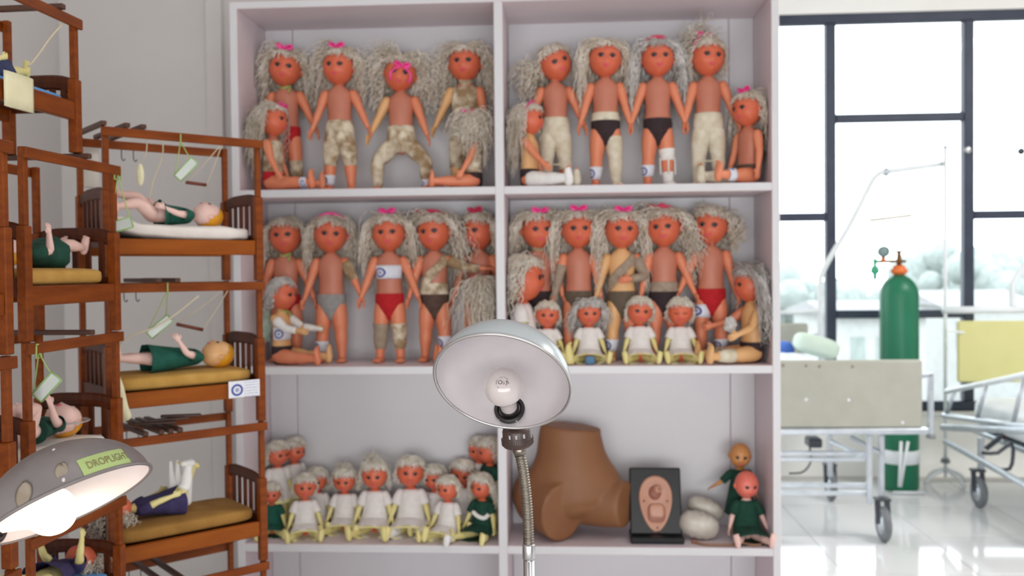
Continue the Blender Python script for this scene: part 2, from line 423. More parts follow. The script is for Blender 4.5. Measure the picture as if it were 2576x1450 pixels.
def surf(az, el, off=0.0):
    d = np.array([(math.sin(az) * math.cos(el), -math.cos(az) * math.cos(el), math.sin(el))])
    return head_shape(d)[0] * (1 + off), d[0]
def face_parts(head, closed=False, moulded=False):
    key = ('eye', closed)
    if key not in HEADMESH:
        for s in (-1, 1):
            p, d = surf(s * rad(20.5), rad(-1)); R = frame(d, (0, 0, 1)); mb = MB()
            V, F = sphere(16, 12); I = []
            loc = V.copy()                            # along, side, up
            for f in F:
                c = loc[list(f)].mean(0); I.append(1 if (c[0] > 0.1 and (c[1] ** 2 + (c[2]) ** 2) < 0.72) and not closed else 0)
            W = (loc * (0.0035, 0.0080, 0.0074)) @ R.T + p
            mb.add(W, F); mb.I = I
            HEADMESH[('eye', closed, s)] = mb.data('eye', [face_m if closed else eyew_m, iris_m])
            mb = MB(); pts = []
            for t in np.linspace(-1, 1, 7):
                h = 0.0072 * (1 - t * t) ** 0.5 + 0.0012 if not closed else -0.005 * (1 - t * t) + 0.001
                q = p + R[:, 1] * t * 0.0098 + R[:, 2] * h + R[:, 0] * 0.0035; pts.append(q)
            tube(mb, pts, 0.0013 if not closed else 0.0016, 5); HEADMESH[('lash', closed, s)] = mb.data('eyelash', lash_m)
        mb = MB(); p, d = surf(0, rad(-27)); R = frame(d, (0, 0, 1))
        for sx in (-1, 1): ellip(mb, p + R[:, 1] * sx * 0.0042 + R[:, 2] * 0.0014, (0.0026, 0.0060, 0.0028), R, 10, 6)
        ellip(mb, p - R[:, 2] * 0.0024, (0.003, 0.0066, 0.0032), R, 10, 6)
        HEADMESH['lips'] = mb.data('lips', lip_m); HEADMESH[key] = 1
    for s in (-1, 1):
        link('eye', HEADMESH[('eye', closed, s)], head)
        if not moulded or closed: link('eyelash', HEADMESH[('lash', closed, s)], head)
    link('lips', HEADMESH['lips'], head)

def hair_mesh(rng, Rm, n, length, vol, curl, lr, grav, m, bangs=80, pony=None, bias=(0, 0, 0), hang=True, S=13, face_clear=0.66, wave=0.030):
    d = rng.normal(size=(n * 6, 3)); d /= np.linalg.norm(d, axis=1)[:, None]
    keep = ~((d[:, 1] < -0.10) & (d[:, 2] < 0.66)) & (d[:, 2] > -0.5) & ~((d[:, 1] < 0.12) & (d[:, 2] < -0.1)) & ~((d[:, 1] < -0.5) & (d[:, 2] < 0.84))
    d = d[keep][:n]; n0 = len(d)
    crown = np.array((0, 0.1, 0.99)); t = d * 0.9 - crown * 0.6; t[:, 0] += np.sign(d[:, 0]) * np.clip(-d[:, 1] + .25, 0, 1) * 1.1; t[:, 1] += np.clip(-d[:, 1], 0, 1) * .6
    t -= d * np.sum(t * d, 1)[:, None]; t /= np.linalg.norm(t, axis=1)[:, None] + 1e-9
    p = d * HR * 1.0; v = t + d * (vol * rng.uniform(.5, 1.3, n0))[:, None]; L = length * rng.uniform(0.55, 1.1, n0); rr = np.full(n0, lr); cu = np.full(n0, curl); wl = np.full(n0, wave)
    v = v + np.asarray(bias, float) * 0.9
    if pony is not None:
        q, npn, pl = pony; q = np.asarray(q, float); qd = q / np.linalg.norm(q); npn = int(npn * 2.2)
        dv = rng.normal(size=(npn, 3)); dv = dv / np.linalg.norm(dv, axis=1)[:, None] + qd * 0.9
        p = np.vstack((p, q * HR * 1.02 + rng.normal(size=(npn, 3)) * 0.005)); v = np.vstack((v, dv)); L = np.r_[L, pl * rng.uniform(0.5, 1.1, npn)]; rr = np.r_[rr, np.full(npn, lr)]; cu = np.r_[cu, np.full(npn, curl * 1.2)]; wl = np.r_[wl, np.full(npn, wave)]
    if bangs:
        ax = rng.uniform(-0.9, 0.9, bangs); up_ = 0.72 + rng.uniform(-.06, .35, bangs); bd = np.stack((ax, -np.sqrt(np.clip(1 - ax ** 2, 0.05, 1)) * 0.66, up_), 1); bd /= np.linalg.norm(bd, axis=1)[:, None]
        p = np.vstack((p, bd * HR * 1.04)); v = np.vstack((v, bd * 0.7 + np.stack((ax * .6 + rng.normal(size=bangs) * .35, np.full(bangs, -.4), np.full(bangs, -.6)), 1))); L = np.r_[L, rng.uniform(0.018, 0.036, bangs)]; rr = np.r_[rr, np.full(bangs, lr * 1.05)]; cu = np.r_[cu, np.full(bangs, min(curl, .0045) * .9)]; wl = np.r_[wl, np.full(bangs, .016)]
    Rn = np.array(Rm); loc0 = p / HR; p = p @ Rn.T + HC; v = v @ Rn.T; v /= np.linalg.norm(v, axis=1)[:, None]
    N = len(p); step = (L / S)[:, None]; pts = [p.copy()]; g = np.asarray(grav, float); isb = np.arange(N) >= N - bangs
    def clear(p):
        q = (p - HC) @ Rn / HR
        if face_clear > 0:
            k = np.clip((.62 - q[:, 2]) / .5, 0, 1) * ~isb; lim = -.62 + k * np.where(np.abs(q[:, 0]) < .98, .68, .30); fm = (q[:, 1] < lim) & ~isb
            q[fm, 1] = lim[fm]; q[fm, 0] = np.sign(loc0[fm, 0] + 1e-6) * np.maximum(np.abs(q[fm, 0]), k[fm] * .9)
        r = np.linalg.norm(q, axis=1); ins = r < 1.07; q[ins] = q[ins] / r[ins][:, None] * 1.07
        p = (q * HR) @ Rn.T + HC
        if hang:
            b = (p[:, 2] < 0.378) & (np.abs(p[:, 0]) < 0.060) & (p[:, 1] < 0.036)
            p[b, 1] = 0.036 + (p[b, 1] + .05) * .1
        return p
    for k in range(S):
        v = v + g * 0.24 + rng.normal(size=v.shape) * 0.11; v /= np.linalg.norm(v, axis=1)[:, None]
        p = clear(p + v * step); pts.append(p.copy())
    A = np.stack(pts, 1)
    tt = np.linspace(0, 1, S + 1); T = np.gradient(A, axis=1); T /= np.linalg.norm(T, axis=2)[:, :, None] + 1e-9
    h = rng.normal(size=(N, 1, 3)) * .35 + np.array((.3, 1, .2)); U = np.cross(T, h); U /= np.linalg.norm(U, axis=2)[:, :, None] + 1e-9; W = np.cross(T, U)
    ph = (loc0 @ np.array((2.3, 1.1, 1.7)) + rng.normal(size=N) * .7)[:, None] + tt[None, :] * (L / wl * 6.28)[:, None]
    amp = (cu[:, None] * np.clip(tt * 3, 0, 1)[None, :]) * rng.uniform(.6, 1.3, (N, 1))
    A = A + (U * np.cos(ph)[..., None] + W * np.sin(ph)[..., None] * .8) * amp[..., None]
    for k in range(1, S + 1): A[:, k] = clear(A[:, k])
    if hang and pony is None and vol < .8 and abs(bias[0]) < .3:      # long hair falls close to the shoulders
        ex = np.abs(A[..., 0]) - .076; A[..., 0] = np.where(ex > 0, np.sign(A[..., 0]) * (.076 + ex * .45), A[..., 0])
    T = np.gradient(A, axis=1); T /= np.linalg.norm(T, axis=2)[:, :, None] + 1e-9
    U = np.cross(T, h); U /= np.linalg.norm(U, axis=2)[:, :, None] + 1e-9; W = np.cross(T, U)
    R_ = rr[:, None] * (1 - 0.6 * tt ** 2)[None, :] * rng.uniform(0.7, 1.3, (N, 1))
    q = 3; a = np.arange(q) * 2 * math.pi / q
    V = A[:, :, None, :] + R_[:, :, None, None] * (np.cos(a)[None, None, :, None] * U[:, :, None, :] + np.sin(a)[None, None, :, None] * W[:, :, None, :] * 0.7)
    M_ = S + 1; base = (np.arange(N) * M_ * q)[:, None, None]; i = np.arange(S)[None, :, None]; j = np.arange(q)[None, None, :]; k = (j + 1) % q
    Fq = np.stack(np.broadcast_arrays(base + i * q + j, base + i * q + k, base + (i + 1) * q + k, base + (i + 1) * q + j), -1).reshape(-1, 4)
    # scalp cap
    cv, cf = sphere(28, 18); kp = []
    for f in cf:
        c = cv[list(f)].mean(0)
        if c[2] > 0.70 or (c[1] > -0.02 and c[2] > -0.55) or (c[1] > -0.45 and c[2] > 0.5): kp.append(f)
    CVt = (head_shape(cv) * 1.035) @ Rn.T + HC; off = N * M_ * q
    V = np.vstack((V.reshape(-1, 3), CVt)); Fq = np.vstack((Fq, np.array(kp) + off))
    me = bpy.data.meshes.new('hair'); nf = len(Fq)
    me.vertices.add(len(V)); me.vertices.foreach_set('co', V.ravel())
    me.loops.add(nf * 4); me.loops.foreach_set('vertex_index', Fq.ravel().astype(np.int32))
    me.polygons.add(nf); me.polygons.foreach_set('loop_start', np.arange(0, nf * 4, 4, dtype=np.int32)); me.polygons.foreach_set('use_smooth', np.ones(nf, bool))
    me.materials.append(m); me.update(calc_edges=True); return me

def limb_dir(s, abd, fwd):
    a, f = rad(abd), rad(fwd)
    return np.array((s * math.sin(a), -math.sin(f) * math.cos(a), -math.cos(f) * math.cos(a)))
TORSO = [(.160, .014, .016), (.172, .032, .026), (.188, .044, .032), (.208, .0465, .034), (.226, .0445, .033), (.250, .0405, .031), (.280, .0405, .0315), (.310, .0430, .032), (.332, .0440, .030), (.347, .041, .026), (.357, .030, .021), (.366, .0185, .0185)]
def torso_ring(z):
    a = np.array(TORSO); return np.interp(z, a[:, 0], a[:, 1]), np.interp(z, a[:, 0], a[:, 2])
def torso_loft(z0, z1, off, n=22, k=9, caps=('round', 'round'), hk=0.4):
    zs = np.linspace(z0, z1, k); r = np.array([torso_ring(z) for z in zs]) + off
    return loft([(0, 0, z) for z in zs], r, n, caps, (1, 0, 0), hk=hk)
ARM_R = np.array([(0, .0165, .0175), (.12, .0180, .0185), (.3, .0160, .0165), (.5, .0128, .0132), (.62, .0134, .0134), (.8, .0105, .0112), (.95, .0085, .0092), (1, .0086, .0095)])
LEG_R = np.array([(0, .026, .028), (.15, .0275, .029), (.35, .0255, .027), (.52, .0205, .0215), (.66, .0212, .0225), (.82, .0165, .017), (.95, .0140, .0145), (1, .0138, .0145)])
def limb_path(p0, d1, l1, d2, l2, k=15):
    e = p0 + d1 * l1; h = e + d2 * l2
    pts = [p0, p0 + d1 * l1 * .5, e - d1 * l1 * .12, e + (d2 - d1) * l1 * .02, e + d2 * l2 * .12, e + d2 * l2 * .55, h]
    c = cr(pts, 4); s = np.r_[0, np.cumsum(np.linalg.norm(np.diff(c, axis=0), axis=1))]; s /= s[-1]
    t = np.linspace(0, 1, k); return t, np.stack([np.interp(t, s, c[:, i]) for i in range(3)], 1)
def sub_path(t, P_, a, b, k=9):
    q = np.linspace(a, b, k); return q, np.stack([np.interp(q, t, P_[:, i]) for i in range(3)], 1)
def prof(R_, t): return np.stack((np.interp(t, R_[:, 0], R_[:, 1]), np.interp(t, R_[:, 0], R_[:, 2])), 1)
HAND_CURL = 0.5
def hand_geo(mb, w_, d, nrm, s):
    # palm plus four fingers and a thumb; d = pointing direction, nrm = back of hand
    side = np.cross(d, nrm); side /= np.linalg.norm(side)
    V, F = loft([w_, w_ + d * .008, w_ + d * .018, w_ + d * .024], [(.0085, .0075), (.0115, .0062), (.0125, .0056), (.0110, .0048)], 10, hint=side); mb.add(V, F)
    for i, (o, L) in enumerate(((-.0090, .0135), (-.0031, .0160), (.0031, .0150), (.0090, .0115))):
        b = w_ + d * .0235 + side * o; c = b + d * L * .55 - nrm * L * .12; e = c + d * L * .40 - nrm * L * .32
        V, F = loft([b - d * .004, b, c, e], [.0034, .0034, .0031, .0026], 6, hint=side); mb.add(V, F)
    b = w_ + d * .008 + side * .0095 * s; c = b + (d * .55 + side * s * .7) * .009; e = c + (d * .9 + side * s * .15) * .008
    V, F = loft([b - side * s * .004, b, c, e], [.0040, .0038, .0034, .0028], 6, hint=nrm); mb.add(V, F)

DOLLS = 0
def doll(label, group, loc, rotz=0, s=1.0, sit=False, matrix=None, head=(0, 0, 0), arms=((16, 4, 12, 10), (16, 4, 12, 10)), legs=None,
         hair=None, cap=None, bow=None, band=None, wear=(), face=None, limb=None, torso=None, closed=False, headk=1.0, lie=False, eye=None, tilt=(0, 0), seed=None, no_limbs=False):
    global DOLLS; DOLLS += 1
    rng = np.random.default_rng(seed if seed is not None else 100 + DOLLS)
    face = face or face_m; limb = limb or limb_m; torso = torso or torso_m
    if not isinstance(limb, (list, tuple)): limb = (limb,) * 4          # arm, arm, leg, leg
    if legs is None: legs = ((9, 87, 5, 90),) * 2 if sit else ((5, 0, 2, 0),) * 2
    root = thing('doll', label, 'doll', loc, rotz, group)
    root.scale = (s, s, s)
    # skeleton
    AP, LP = [], []
    for i, sd in enumerate((-1, 1)):
        a = arms[i]; sh = np.array((sd * .0485, 0, .338)); d1 = limb_dir(sd, a[0], a[1]); d2 = limb_dir(sd, a[2], a[3])
        if len(a) > 4: d2 = np.array(a[4], float); d2 /= np.linalg.norm(d2)
        AP.append((*limb_path(sh, d1, .066, d2, .060), d2))
        l = legs[i]; hp = np.array((sd * .0235, 0, .192)); d1 = limb_dir(sd, l[0], l[1]); d2 = limb_dir(sd, l[2], l[3])
        f = rad(l[3]); fd = np.array((sd * .12 + sd * math.sin(rad(l[2])) * .2, -math.cos(f), math.sin(f))); fd /= np.linalg.norm(fd)
        LP.append((*limb_path(hp, d1, .088, d2, .086), d2, fd))
    # ground the figure
    low = min([LP[i][1][:, 2].min() - (.0155 if not sit else .027) for i in range(2)] + ([.158] if sit else []))
    if eye is not None: s = (eye - loc[2]) / (.4305 + .052 * (headk - 1) - low); root.scale = (s, s, s)
    sh_ = np.array((0, 0, 0 if lie else -low)); S_ = lambda V: V + sh_
    mb = MB(); V, F = torso_loft(.160, .366, 0, 24, 20); mb.add(S_(V), F)
    V, F = loft([(0, 0.002, .360), (0, 0.001, .378), (0, 0, .392)], [.0185, .0160, .0170], 14, ('round', 'flat')); mb.add(S_(V), F)
    mb.build('torso', torso, root)
    for i, sd in enumerate((-1, 1)):
        t, p, d2 = AP[i]; mb = MB(); V, F = loft(p, prof(ARM_R, t), 12, ('round', 'round')); mb.add(S_(V), F)
        nrm = np.array((sd, 0.15, 0.0)); nrm = nrm - d2 * (nrm @ d2)
        if np.linalg.norm(nrm) < .3: nrm = np.array((0, 0, 1.0)) - d2 * d2[2]
        nrm /= np.linalg.norm(nrm); hm = MB(); hand_geo(hm, p[-1], d2, nrm, sd)
        mb.add(S_(np.concatenate(hm.V)), hm.F); mb.build('arm', limb[i], root)
        t, p, d2, fd = LP[i]; mb = MB(); V, F = loft(p, prof(LEG_R, t), 14, ('round', 'round')); mb.add(S_(V), F)
        ank = p[-1]; sole = ank + d2 * .008
        V, F = loft([sole - fd * .014, sole - fd * .004, sole + fd * .014, sole + fd * .030, sole + fd * .038], [(.012, .013), (.0145, .0150), (.0155, .0120), (.0160, .0085), (.0130, .0065)], 12, hint=np.cross(fd, d2)); mb.add(S_(V), F)
        for q in range(5):
            w_ = (q - 2) * .0056; rr = (.0042 if (q == (0 if sd > 0 else 4)) else .0032)
            ellip(mb, S_(sole + fd * (.045 - abs(q - (1 if sd > 0 else 3)) * .0016) + np.cross(fd, d2) * w_ + d2 * .002), (rr, rr, rr), nu=6, nv=5)
        mb.build('leg', limb[2 + i], root)
    # head
    Rm = Euler((rad(head[1]), rad(head[2]), rad(head[0])), 'XYZ').to_matrix()
    ho = link('head', head_mesh(face), root); hk = headk
    ho.location = S_(HC + np.array((0, 0, (hk - 1) * .05))); ho.rotation_euler = Rm.to_euler(); ho.scale = (hk,) * 3
    face_parts(ho, closed, cap is not None)
    Rn = np.array(Rm)
    if hair:
        h = dict(n=120, length=.14, vol=.5, curl=.006, lr=.0021, grav=(0, 0, -1), m=hair_m); h.update(hair); h['n'] = int(h['n'] * 2.7); h['lr'] = min(h['lr'], .0021); h['vol'] *= 1.05
        me = hair_mesh(rng, Rm, **h)
        o = link('hair', me, root); o['kind'] = 'stuff'
        k = hk; off = np.array(S_(HC + np.array((0, 0, (hk - 1) * .05)))) - HC * k
        V = np.empty(len(me.vertices) * 3); me.vertices.foreach_get('co', V); V = V.reshape(-1, 3) * k + off
        if matrix is None:                            # hair rests against the sides and back of the compartment
            c_, s_ = math.cos(rotz), math.sin(rotz); Rz = np.array(((c_, -s_, 0), (s_, c_, 0), (0, 0, 1))); Wd = (V * s) @ Rz.T + np.array(loc)
            lo, hi = (x_l1, xd0) if loc[0] < xd0 else (xd1, x_r0)
            Wd[:, 0] = np.clip(Wd[:, 0], lo + .004, hi - .004); Wd[:, 1] = np.minimum(Wd[:, 1], SD - .016); V = ((Wd - np.array(loc)) @ Rz) / s
        me.vertices.foreach_set('co', V.ravel()); me.update()
    if cap:                                            # moulded painted hair
        V, F = sphere(28, 18); kp = [f for f in F if (V[list(f)].mean(0)[2] * .9 + V[list(f)].mean(0)[1] * .75) > cap[1]]
        mb = MB().add(head_shape(V) * 1.045, kp); o = mb.build('moulded_hair', cap[0], ho)
    if band:
        mb = MB(); pts = []
        for a in np.linspace(-100, 100, 21):
            d = np.array((math.sin(rad(a)), -.28 * math.cos(rad(a)) + .05, math.cos(rad(a)))); d /= np.linalg.norm(d); pts.append(head_shape(d[None])[0] * 1.13)
        V, F = loft(pts, [(.0022, .0058)] * 21, 8, hint=(0, 0, 1)); mb.add(V, F); mb.build('hair_band', band, ho)
    if bow:
        c = np.array(bow[:3]) * HR * 1.12; bm = bow[3]; mb = MB()
        ellip(mb, c, (.006, .006, .006), nu=8, nv=6)
        for sx in (-1, 1):
            lp = [c, c + (sx * .010, -.003, .008), c + (sx * .022, -.002, .010), c + (sx * .022, 0, .003), c + (sx * .008, 0, -.001)]
            V, F = loft(cr(lp, 3), [(.0026, .0075)] * 13, 6, hint=(0, 0, 1)); mb.add(V, F)
            if len(bow) > 4:
                lp = [c, c + (sx * .02, -.006, -.012), c + (sx * .034, -.006, -.03), c + (sx * .030, .0, -.052)]
                V, F = loft(cr(lp, 3), [(.0014, .0042)] * 10, 6, hint=(0, 1, 0)); mb.add(V, F)
        mb.build('ribbon_bow', bm, ho)
    # clothes and casts
    for wv in wear:
        k = wv[0]; m = MATS.get(wv[-1], None); mb = MB()
        if k == 'panties':
            r = [(.014, .026), (.030, .0345), (.0425, .0375), (.0485, .0375), (.0482, .0368), (.0466, .0360)]
            V, F = loft([(0, 0, z) for z in (.155, .170, .186, .204, .220, .231)], r, 24, ('round', 'open')); mb.add(S_(V), F); mb.build('panties', m, root)
        elif k in ('leg', 'arm'):
            _, i, a, b = wv[:4]; T_ = LP[i] if k == 'leg' else AP[i]
            off = .0026 if k == 'leg' else .0024
            q, p = sub_path(T_[0], T_[1], a, min(b, 1), 12); V, F = loft(p, prof(LEG_R if k == 'leg' else ARM_R, q) + off, 16, ('round', 'round'), hk=.25); mb.add(S_(V), F)
            if b > 1:
                t, p, d2 = T_[:3]; so = p[-1] + d2 * .008
                if k == 'leg':
                    fd = T_[3]; V, F = loft([so - fd * .016, so, so + fd * .016, so + fd * .030], [(.016, .017), (.019, .019), (.0185, .0155), (.0185, .0125)], 12, hint=np.cross(fd, d2))
                else: V, F = loft([p[-1] - d2 * .004, p[-1] + d2 * .012, p[-1] + d2 * .022], [(.0125, .011), (.0145, .0095), (.0135, .0085)], 12)
                mb.add(S_(V), F)
            mb.build({'leg': 'leg_cast', 'arm': 'arm_cast'}[k] if wv[-1] != 'grey_elastic_bandage' else {'leg': 'leg_bandage', 'arm': 'arm_bandage'}[k], m, root)
        elif k == 'stocking':
            pass
        elif k == 'hips':
            V, F = torso_loft(.163, wv[1], .0040, 24, 9, hk=.15); mb.add(S_(V), F)
            for i in range(2):
                q, p = sub_path(LP[i][0], LP[i][1], 0, .3, 7); V, F = loft(p, prof(LEG_R, q) + .0034, 16, ('round', 'round'), hk=.3); mb.add(S_(V), F)
            mb.build('hip_cast', m, root)
        elif k == 'body':
            V, F = torso_loft(wv[1], wv[2], .0034, 24, 10, hk=.12); mb.add(S_(V), F)
            if len(wv) > 4:
                V, F = loft([(0, 0.001, .352), (0, 0, .372), (0, -.001, .386)], [.0235, .0225, .0240], 16, ('round', 'round'), hk=.2); mb.add(S_(V), F)
            mb.build('body_cast', m, root)
        elif k == 'neck':
            V, F = loft([(0, 0.001, .362), (0, 0, .376), (0, -.001, .388)], [.0225, .0215, .0225], 16, ('round', 'round'), hk=.2); mb.add(S_(V), F); mb.build('neck_collar', m, root)
        elif k == 'sash':                              # bandage across the chest, shoulder to opposite flank
            sd = wv[1]; V, F = torso_loft(.215, .356, .0042, 56, 30, ('open', 'open')); V = np.asarray(V); kp = []
            for f in F:
                c = V[list(f)].mean(0)
                if abs((c[2] - .298) - sd * c[0] * (1.05 if c[1] < .02 else .9)) < .021: kp.append(f)
            mb.add(S_(V), kp); o = mb.build('chest_bandage', m, root); md = o.modifiers.new('cloth', 'SOLIDIFY'); md.thickness = .0025; md.offset = 0
        elif k in ('label', 'alabel'):
            _, i, a, b = wv[:4]; T_ = LP[i] if k == 'label' else AP[i]; PR = LEG_R if k == 'label' else ARM_R
            q, p = sub_path(T_[0], T_[1], a, b, 4); V, F = loft(p, prof(PR, q) + .0020, 24, ('open', 'open'))
            ci = 6 if not sit else (10 if rotz > 0 else 2); G = S_(V).reshape(4, 24, 3); G = np.roll(G, 8 - ci, axis=1)[:, :17][:, ::-1]; uvgrid('paper_label', G, label_m, root)
        elif k == 'chest_label':
            z0, z1 = wv[1], wv[2]; V, F = torso_loft(z1, z0, .0022 if len(wv) < 5 else .007, 32, 5, ('open', 'open'))
            ci = 8 if abs(rotz) < .6 else (11 if rotz > 0 else 5); G = np.roll(S_(V).reshape(5, 32, 3), 8 - ci, axis=1)[:, 1:16][:, ::-1]; uvgrid('paper_label', G, label_m, root)
        elif k in ('smock', 'gown'):
            L = wv[1]
            if sit:
                pts = [(0, .002, .358), (0, .002, .340), (0, 0, .300), (0, 0, .250), (0, -.008, .215), (0, -.030, .200), (0, -.030 - L * .5, .194), (0, -.030 - L, .186)]
                r = [(.026, .023), (.0490, .033), (.0540, .041), (.061, .048), (.069, .050), (.074, .042), (.080, .036), (.088, .031)]
            else:
                z = np.linspace(.25, .35 - L, 5); pts = [(0, .002, .358), (0, .002, .340), (0, 0, .300)] + [(0, 0, q) for q in z]
                r = [(.026, .023), (.0475, .032), (.0500, .038)] + [(.060 + .006 * i, .044 + .005 * i) for i in range(5)]
            p2 = cr(pts, 4); r2 = cr(r, 4)
            wob = 1 + .0
            V, F = loft(p2, r2, 28, ('open', 'open')); V = V.reshape(len(p2), 28, 3); ang = np.arange(28) * 2 * math.pi / 28; am = np.linspace(0, 1, len(p2))[:, None] ** 2 * .05 * np.cos(ang * 7 + DOLLS)[None, :]
            V = V + (V - p2[:, None, :]) * am[..., None]; V = V.reshape(-1, 3); mb.add(S_(V), F)
            for i in range(2):
                q, p = sub_path(AP[i][0], AP[i][1], 0, wv[2], 6); V, F = loft(p, prof(ARM_R, q) + np.linspace(.003, .008, 6)[:, None], 14, ('round', 'open')); mb.add(S_(V), F)
            o = mb.build('smock' if k == 'smock' else 'gown', m, root); md = o.modifiers.new('cloth', 'SOLIDIFY'); md.thickness = .0016; md.offset = 1
            if len(wv) > 4 and wv[3]:
                e = p2[-1] - p2[-2]; e /= np.linalg.norm(e); mb = MB(); V, F = loft([p2[-1] - e * .006, p2[-1] + e * .004, p2[-1] + e * .016], np.array([r2[-1]] * 3) * 1.03, 28, ('open', 'open')); mb.add(S_(V), F)
                o = mb.build('hem_trim', trim_m, root); md = o.modifiers.new('cloth', 'SOLIDIFY'); md.thickness = .0022; md.offset = 0
        elif k == 'sling':
            V, F = loft(cr([(.05, -.02, .290), (.035, -.048, .275), (.0, -.056, .285), (-.028, -.050, .300)], 3), [(.012, .012)] * 10, 10); mb.add(S_(V), F); mb.build('arm_sling', white_m, root)
        elif k == 'brace':                             # open window cast of the knee
            i = wv[1]
            for a, b in ((.36, .56), (.80, 1.0)):
                q, p = sub_path(LP[i][0], LP[i][1], a, b, 6); V, F = loft(p, prof(LEG_R, q) + .0030, 16, ('round', 'round'), hk=.2); mb.add(S_(V), F)
            t, p, d2, fd = LP[i]; so = p[-1] + d2 * .008
            V, F = loft([so - fd * .016, so, so + fd * .016, so + fd * .034], [(.016, .017), (.019, .019), (.0185, .0155), (.0185, .0125)], 12, hint=np.cross(fd, d2)); mb.add(S_(V), F)
            for x, y in ((-.024, 0), (.024, 0), (0, -.025)):
                pp = [np.array((x, y, 0)) + np.array([np.interp(u, t, p[:, c]) for c in range(3)]) for u in (.50, .6, .7, .84)]
                tube(mb, [S_(np.array(u)) for u in pp], .0026, 6)
            mb.build('knee_brace', m, root)
        elif k == 'cord':
            tube(mb, [S_(np.array(u)) for u in ((-.017, -.012, .368), (0, -.024, .360), (.018, -.012, .370), (.02, -.034, .345))], .0035, 6, 4); mb.build('neck_cord', m, root)
        elif k == 'bar':
            a = LP[0]; b = LP[1]; f = lambda T_: np.array([np.interp(.6, T_[0], T_[1][:, c]) for c in range(3)]) + np.array((0, -.016, 0))
            tube(mb, [S_(f(a)), S_(f(b))], .003, 8); mb.build('spreader_bar', m, root)
        elif k == 'halo':
            pass
    if matrix is not None:
        M_ = matrix; root.location = M_.translation; root.rotation_euler = M_.to_euler()
    elif tilt != (0, 0):
        root.rotation_euler = (rad(tilt[0]), rad(tilt[1]), rotz)
    return root

# ------------------------------------------------------------------ room
WL, WR, WB, WF, CEIL = -1.95, 5.4, 0.33, 3.15, 3.6    # left wall x, right wall x, wall behind shelf y, window wall y
def box_obj(name, lo, hi, m, parent=None, bev=0.0, smooth=False):
    lo = np.asarray(lo, float); hi = np.asarray(hi, float); mb = MB(); cbox(mb, (lo + hi) / 2, hi - lo, max(bev, 1e-4)); return mb.build(name, m, parent, smooth)
floor = struct(box_obj('floor', (WL - .1, -5.6, -.12), (WR + .1, WF + .12, -.009), grout_m))
TS = 0.6; tm = MB(); cbox(tm, (0, 0, 0), (TS - .004, TS - .004, .009), .0008); tile_me = tm.data('tile', tile_m, False)
for i in range(9):
    for j in range(9):
        x, y = 0.35 + i * TS, -2.15 + j * TS
        if x + TS / 2 < WR and y + TS / 2 <= WF - .02: link('tile', tile_me, floor).location = (x, y, -.0045)
struct(box_obj('ceiling', (WL - .1, -5.6, CEIL), (WR + .1, WF + .12, CEIL + .1), ceil_m))
struct(box_obj('wall_left', (WL - .1, -5.6, -.01), (WL, WF, CEIL), wall_m))
struct(box_obj('wall_near', (WL - .1, -5.7, -.01), (WR + .1, -5.6, CEIL), wall_m))
struct(box_obj('wall_right', (WR, -5.6, -.01), (WR + .1, WF, CEIL), wall_m))
xs_l = P(580, 240, 0).x; xs_r = P(1961, 240, 0).x
struct(box_obj('wall_back', (WL, WB, -.01), (xs_r - .03, WB + .1, CEIL), wall_m))
px1, px2 = P(521, 300, WB - .03).x, P(560, 300, WB - .03).x
struct(box_obj('trim_1', (px1, WB - .03, -.005), (px2, WB + .001, CEIL), wall_m))
# window wall with its opening
wx0, wx1 = 0.9, WR - .15
wz1 = P(2300, 28, WF).z; wz0 = P(2300, 1035, WF).z
mb = MB()
for lo, hi in (((xs_r - .03 - .1, WF, -.01), (WR, WF + .12, wz0)), ((xs_r - .13, WF, wz1), (WR, WF + .12, CEIL)), ((wx1, WF, wz0), (WR, WF + .12, wz1))):
    lo = np.array(lo); hi = np.array(hi); cbox(mb, (lo + hi) / 2, hi - lo, 1e-4)
struct(mb.build('wall_far', lowwall_m, None, False))
struct(box_obj('trim_2', (xs_r - .13, WF - .03, wz0 - .03), (WR, WF + .05, wz0), ceil_m, None, .004))
win = thing('window_1', None, None, (0, 0, 0)); win['kind'] = 'structure'
FW = P(2105, 400, WF).x - P(2080, 400, WF).x
def fr(lo, hi, nm): o = box_obj(nm, lo, hi, navyf_m, win, .006); return o
ya, yb = WF + .01, WF + .075
fr((wx0, ya, wz1 - FW), (wx1, yb, wz1), 'window_frame'); fr((wx0, ya, wz0), (wx1, yb, wz0 + FW), 'window_frame')
vx = [P(2092, 400, WF).x, P(2440, 400, WF).x]; step = vx[1] - vx[0]
vx = [vx[0] - step, vx[0], vx[1], vx[1] + step]
zA, zB, zC = P(2265, 294, WF).z, P(2240, 791, WF).z, P(2020, 546, WF).z
cols = [wx0] + vx + [wx1]
for x in vx: fr((x - FW / 2, ya - .004, wz0 + FW), (x + FW / 2, yb + .004, wz1 - FW), 'mullion')
for ci in range(len(cols) - 1):
    a, b = cols[ci] + (FW / 2 if ci else 0), cols[ci + 1] - (FW / 2 if ci < len(cols) - 2 else 0)
    zs = [zA, zB] if ci % 2 == 0 else [zC]
    zs = [zC] if abs(cols[ci + 1] - P(2092, 400, WF).x) < .01 else ([zA, zB] if abs(cols[ci] - P(2092, 400, WF).x) < .01 else ([zC] if ci != 0 else [zA, zB]))
    for z in zs: fr((a, ya, z - FW * .42), (b, yb, z + FW * .42), 'transom')
    ed = [wz0 + FW] + sorted(z for z in zs) + [wz1 - FW]
    for k in range(len(ed) - 1):
        z0 = ed[k] + (FW * .42 if k else 0); z1 = ed[k + 1] - (FW * .42 if k < len(ed) - 2 else 0)
        box_obj('pane', (a, WF + .038, z0), (b, WF + .044, z1), glass_m, win)
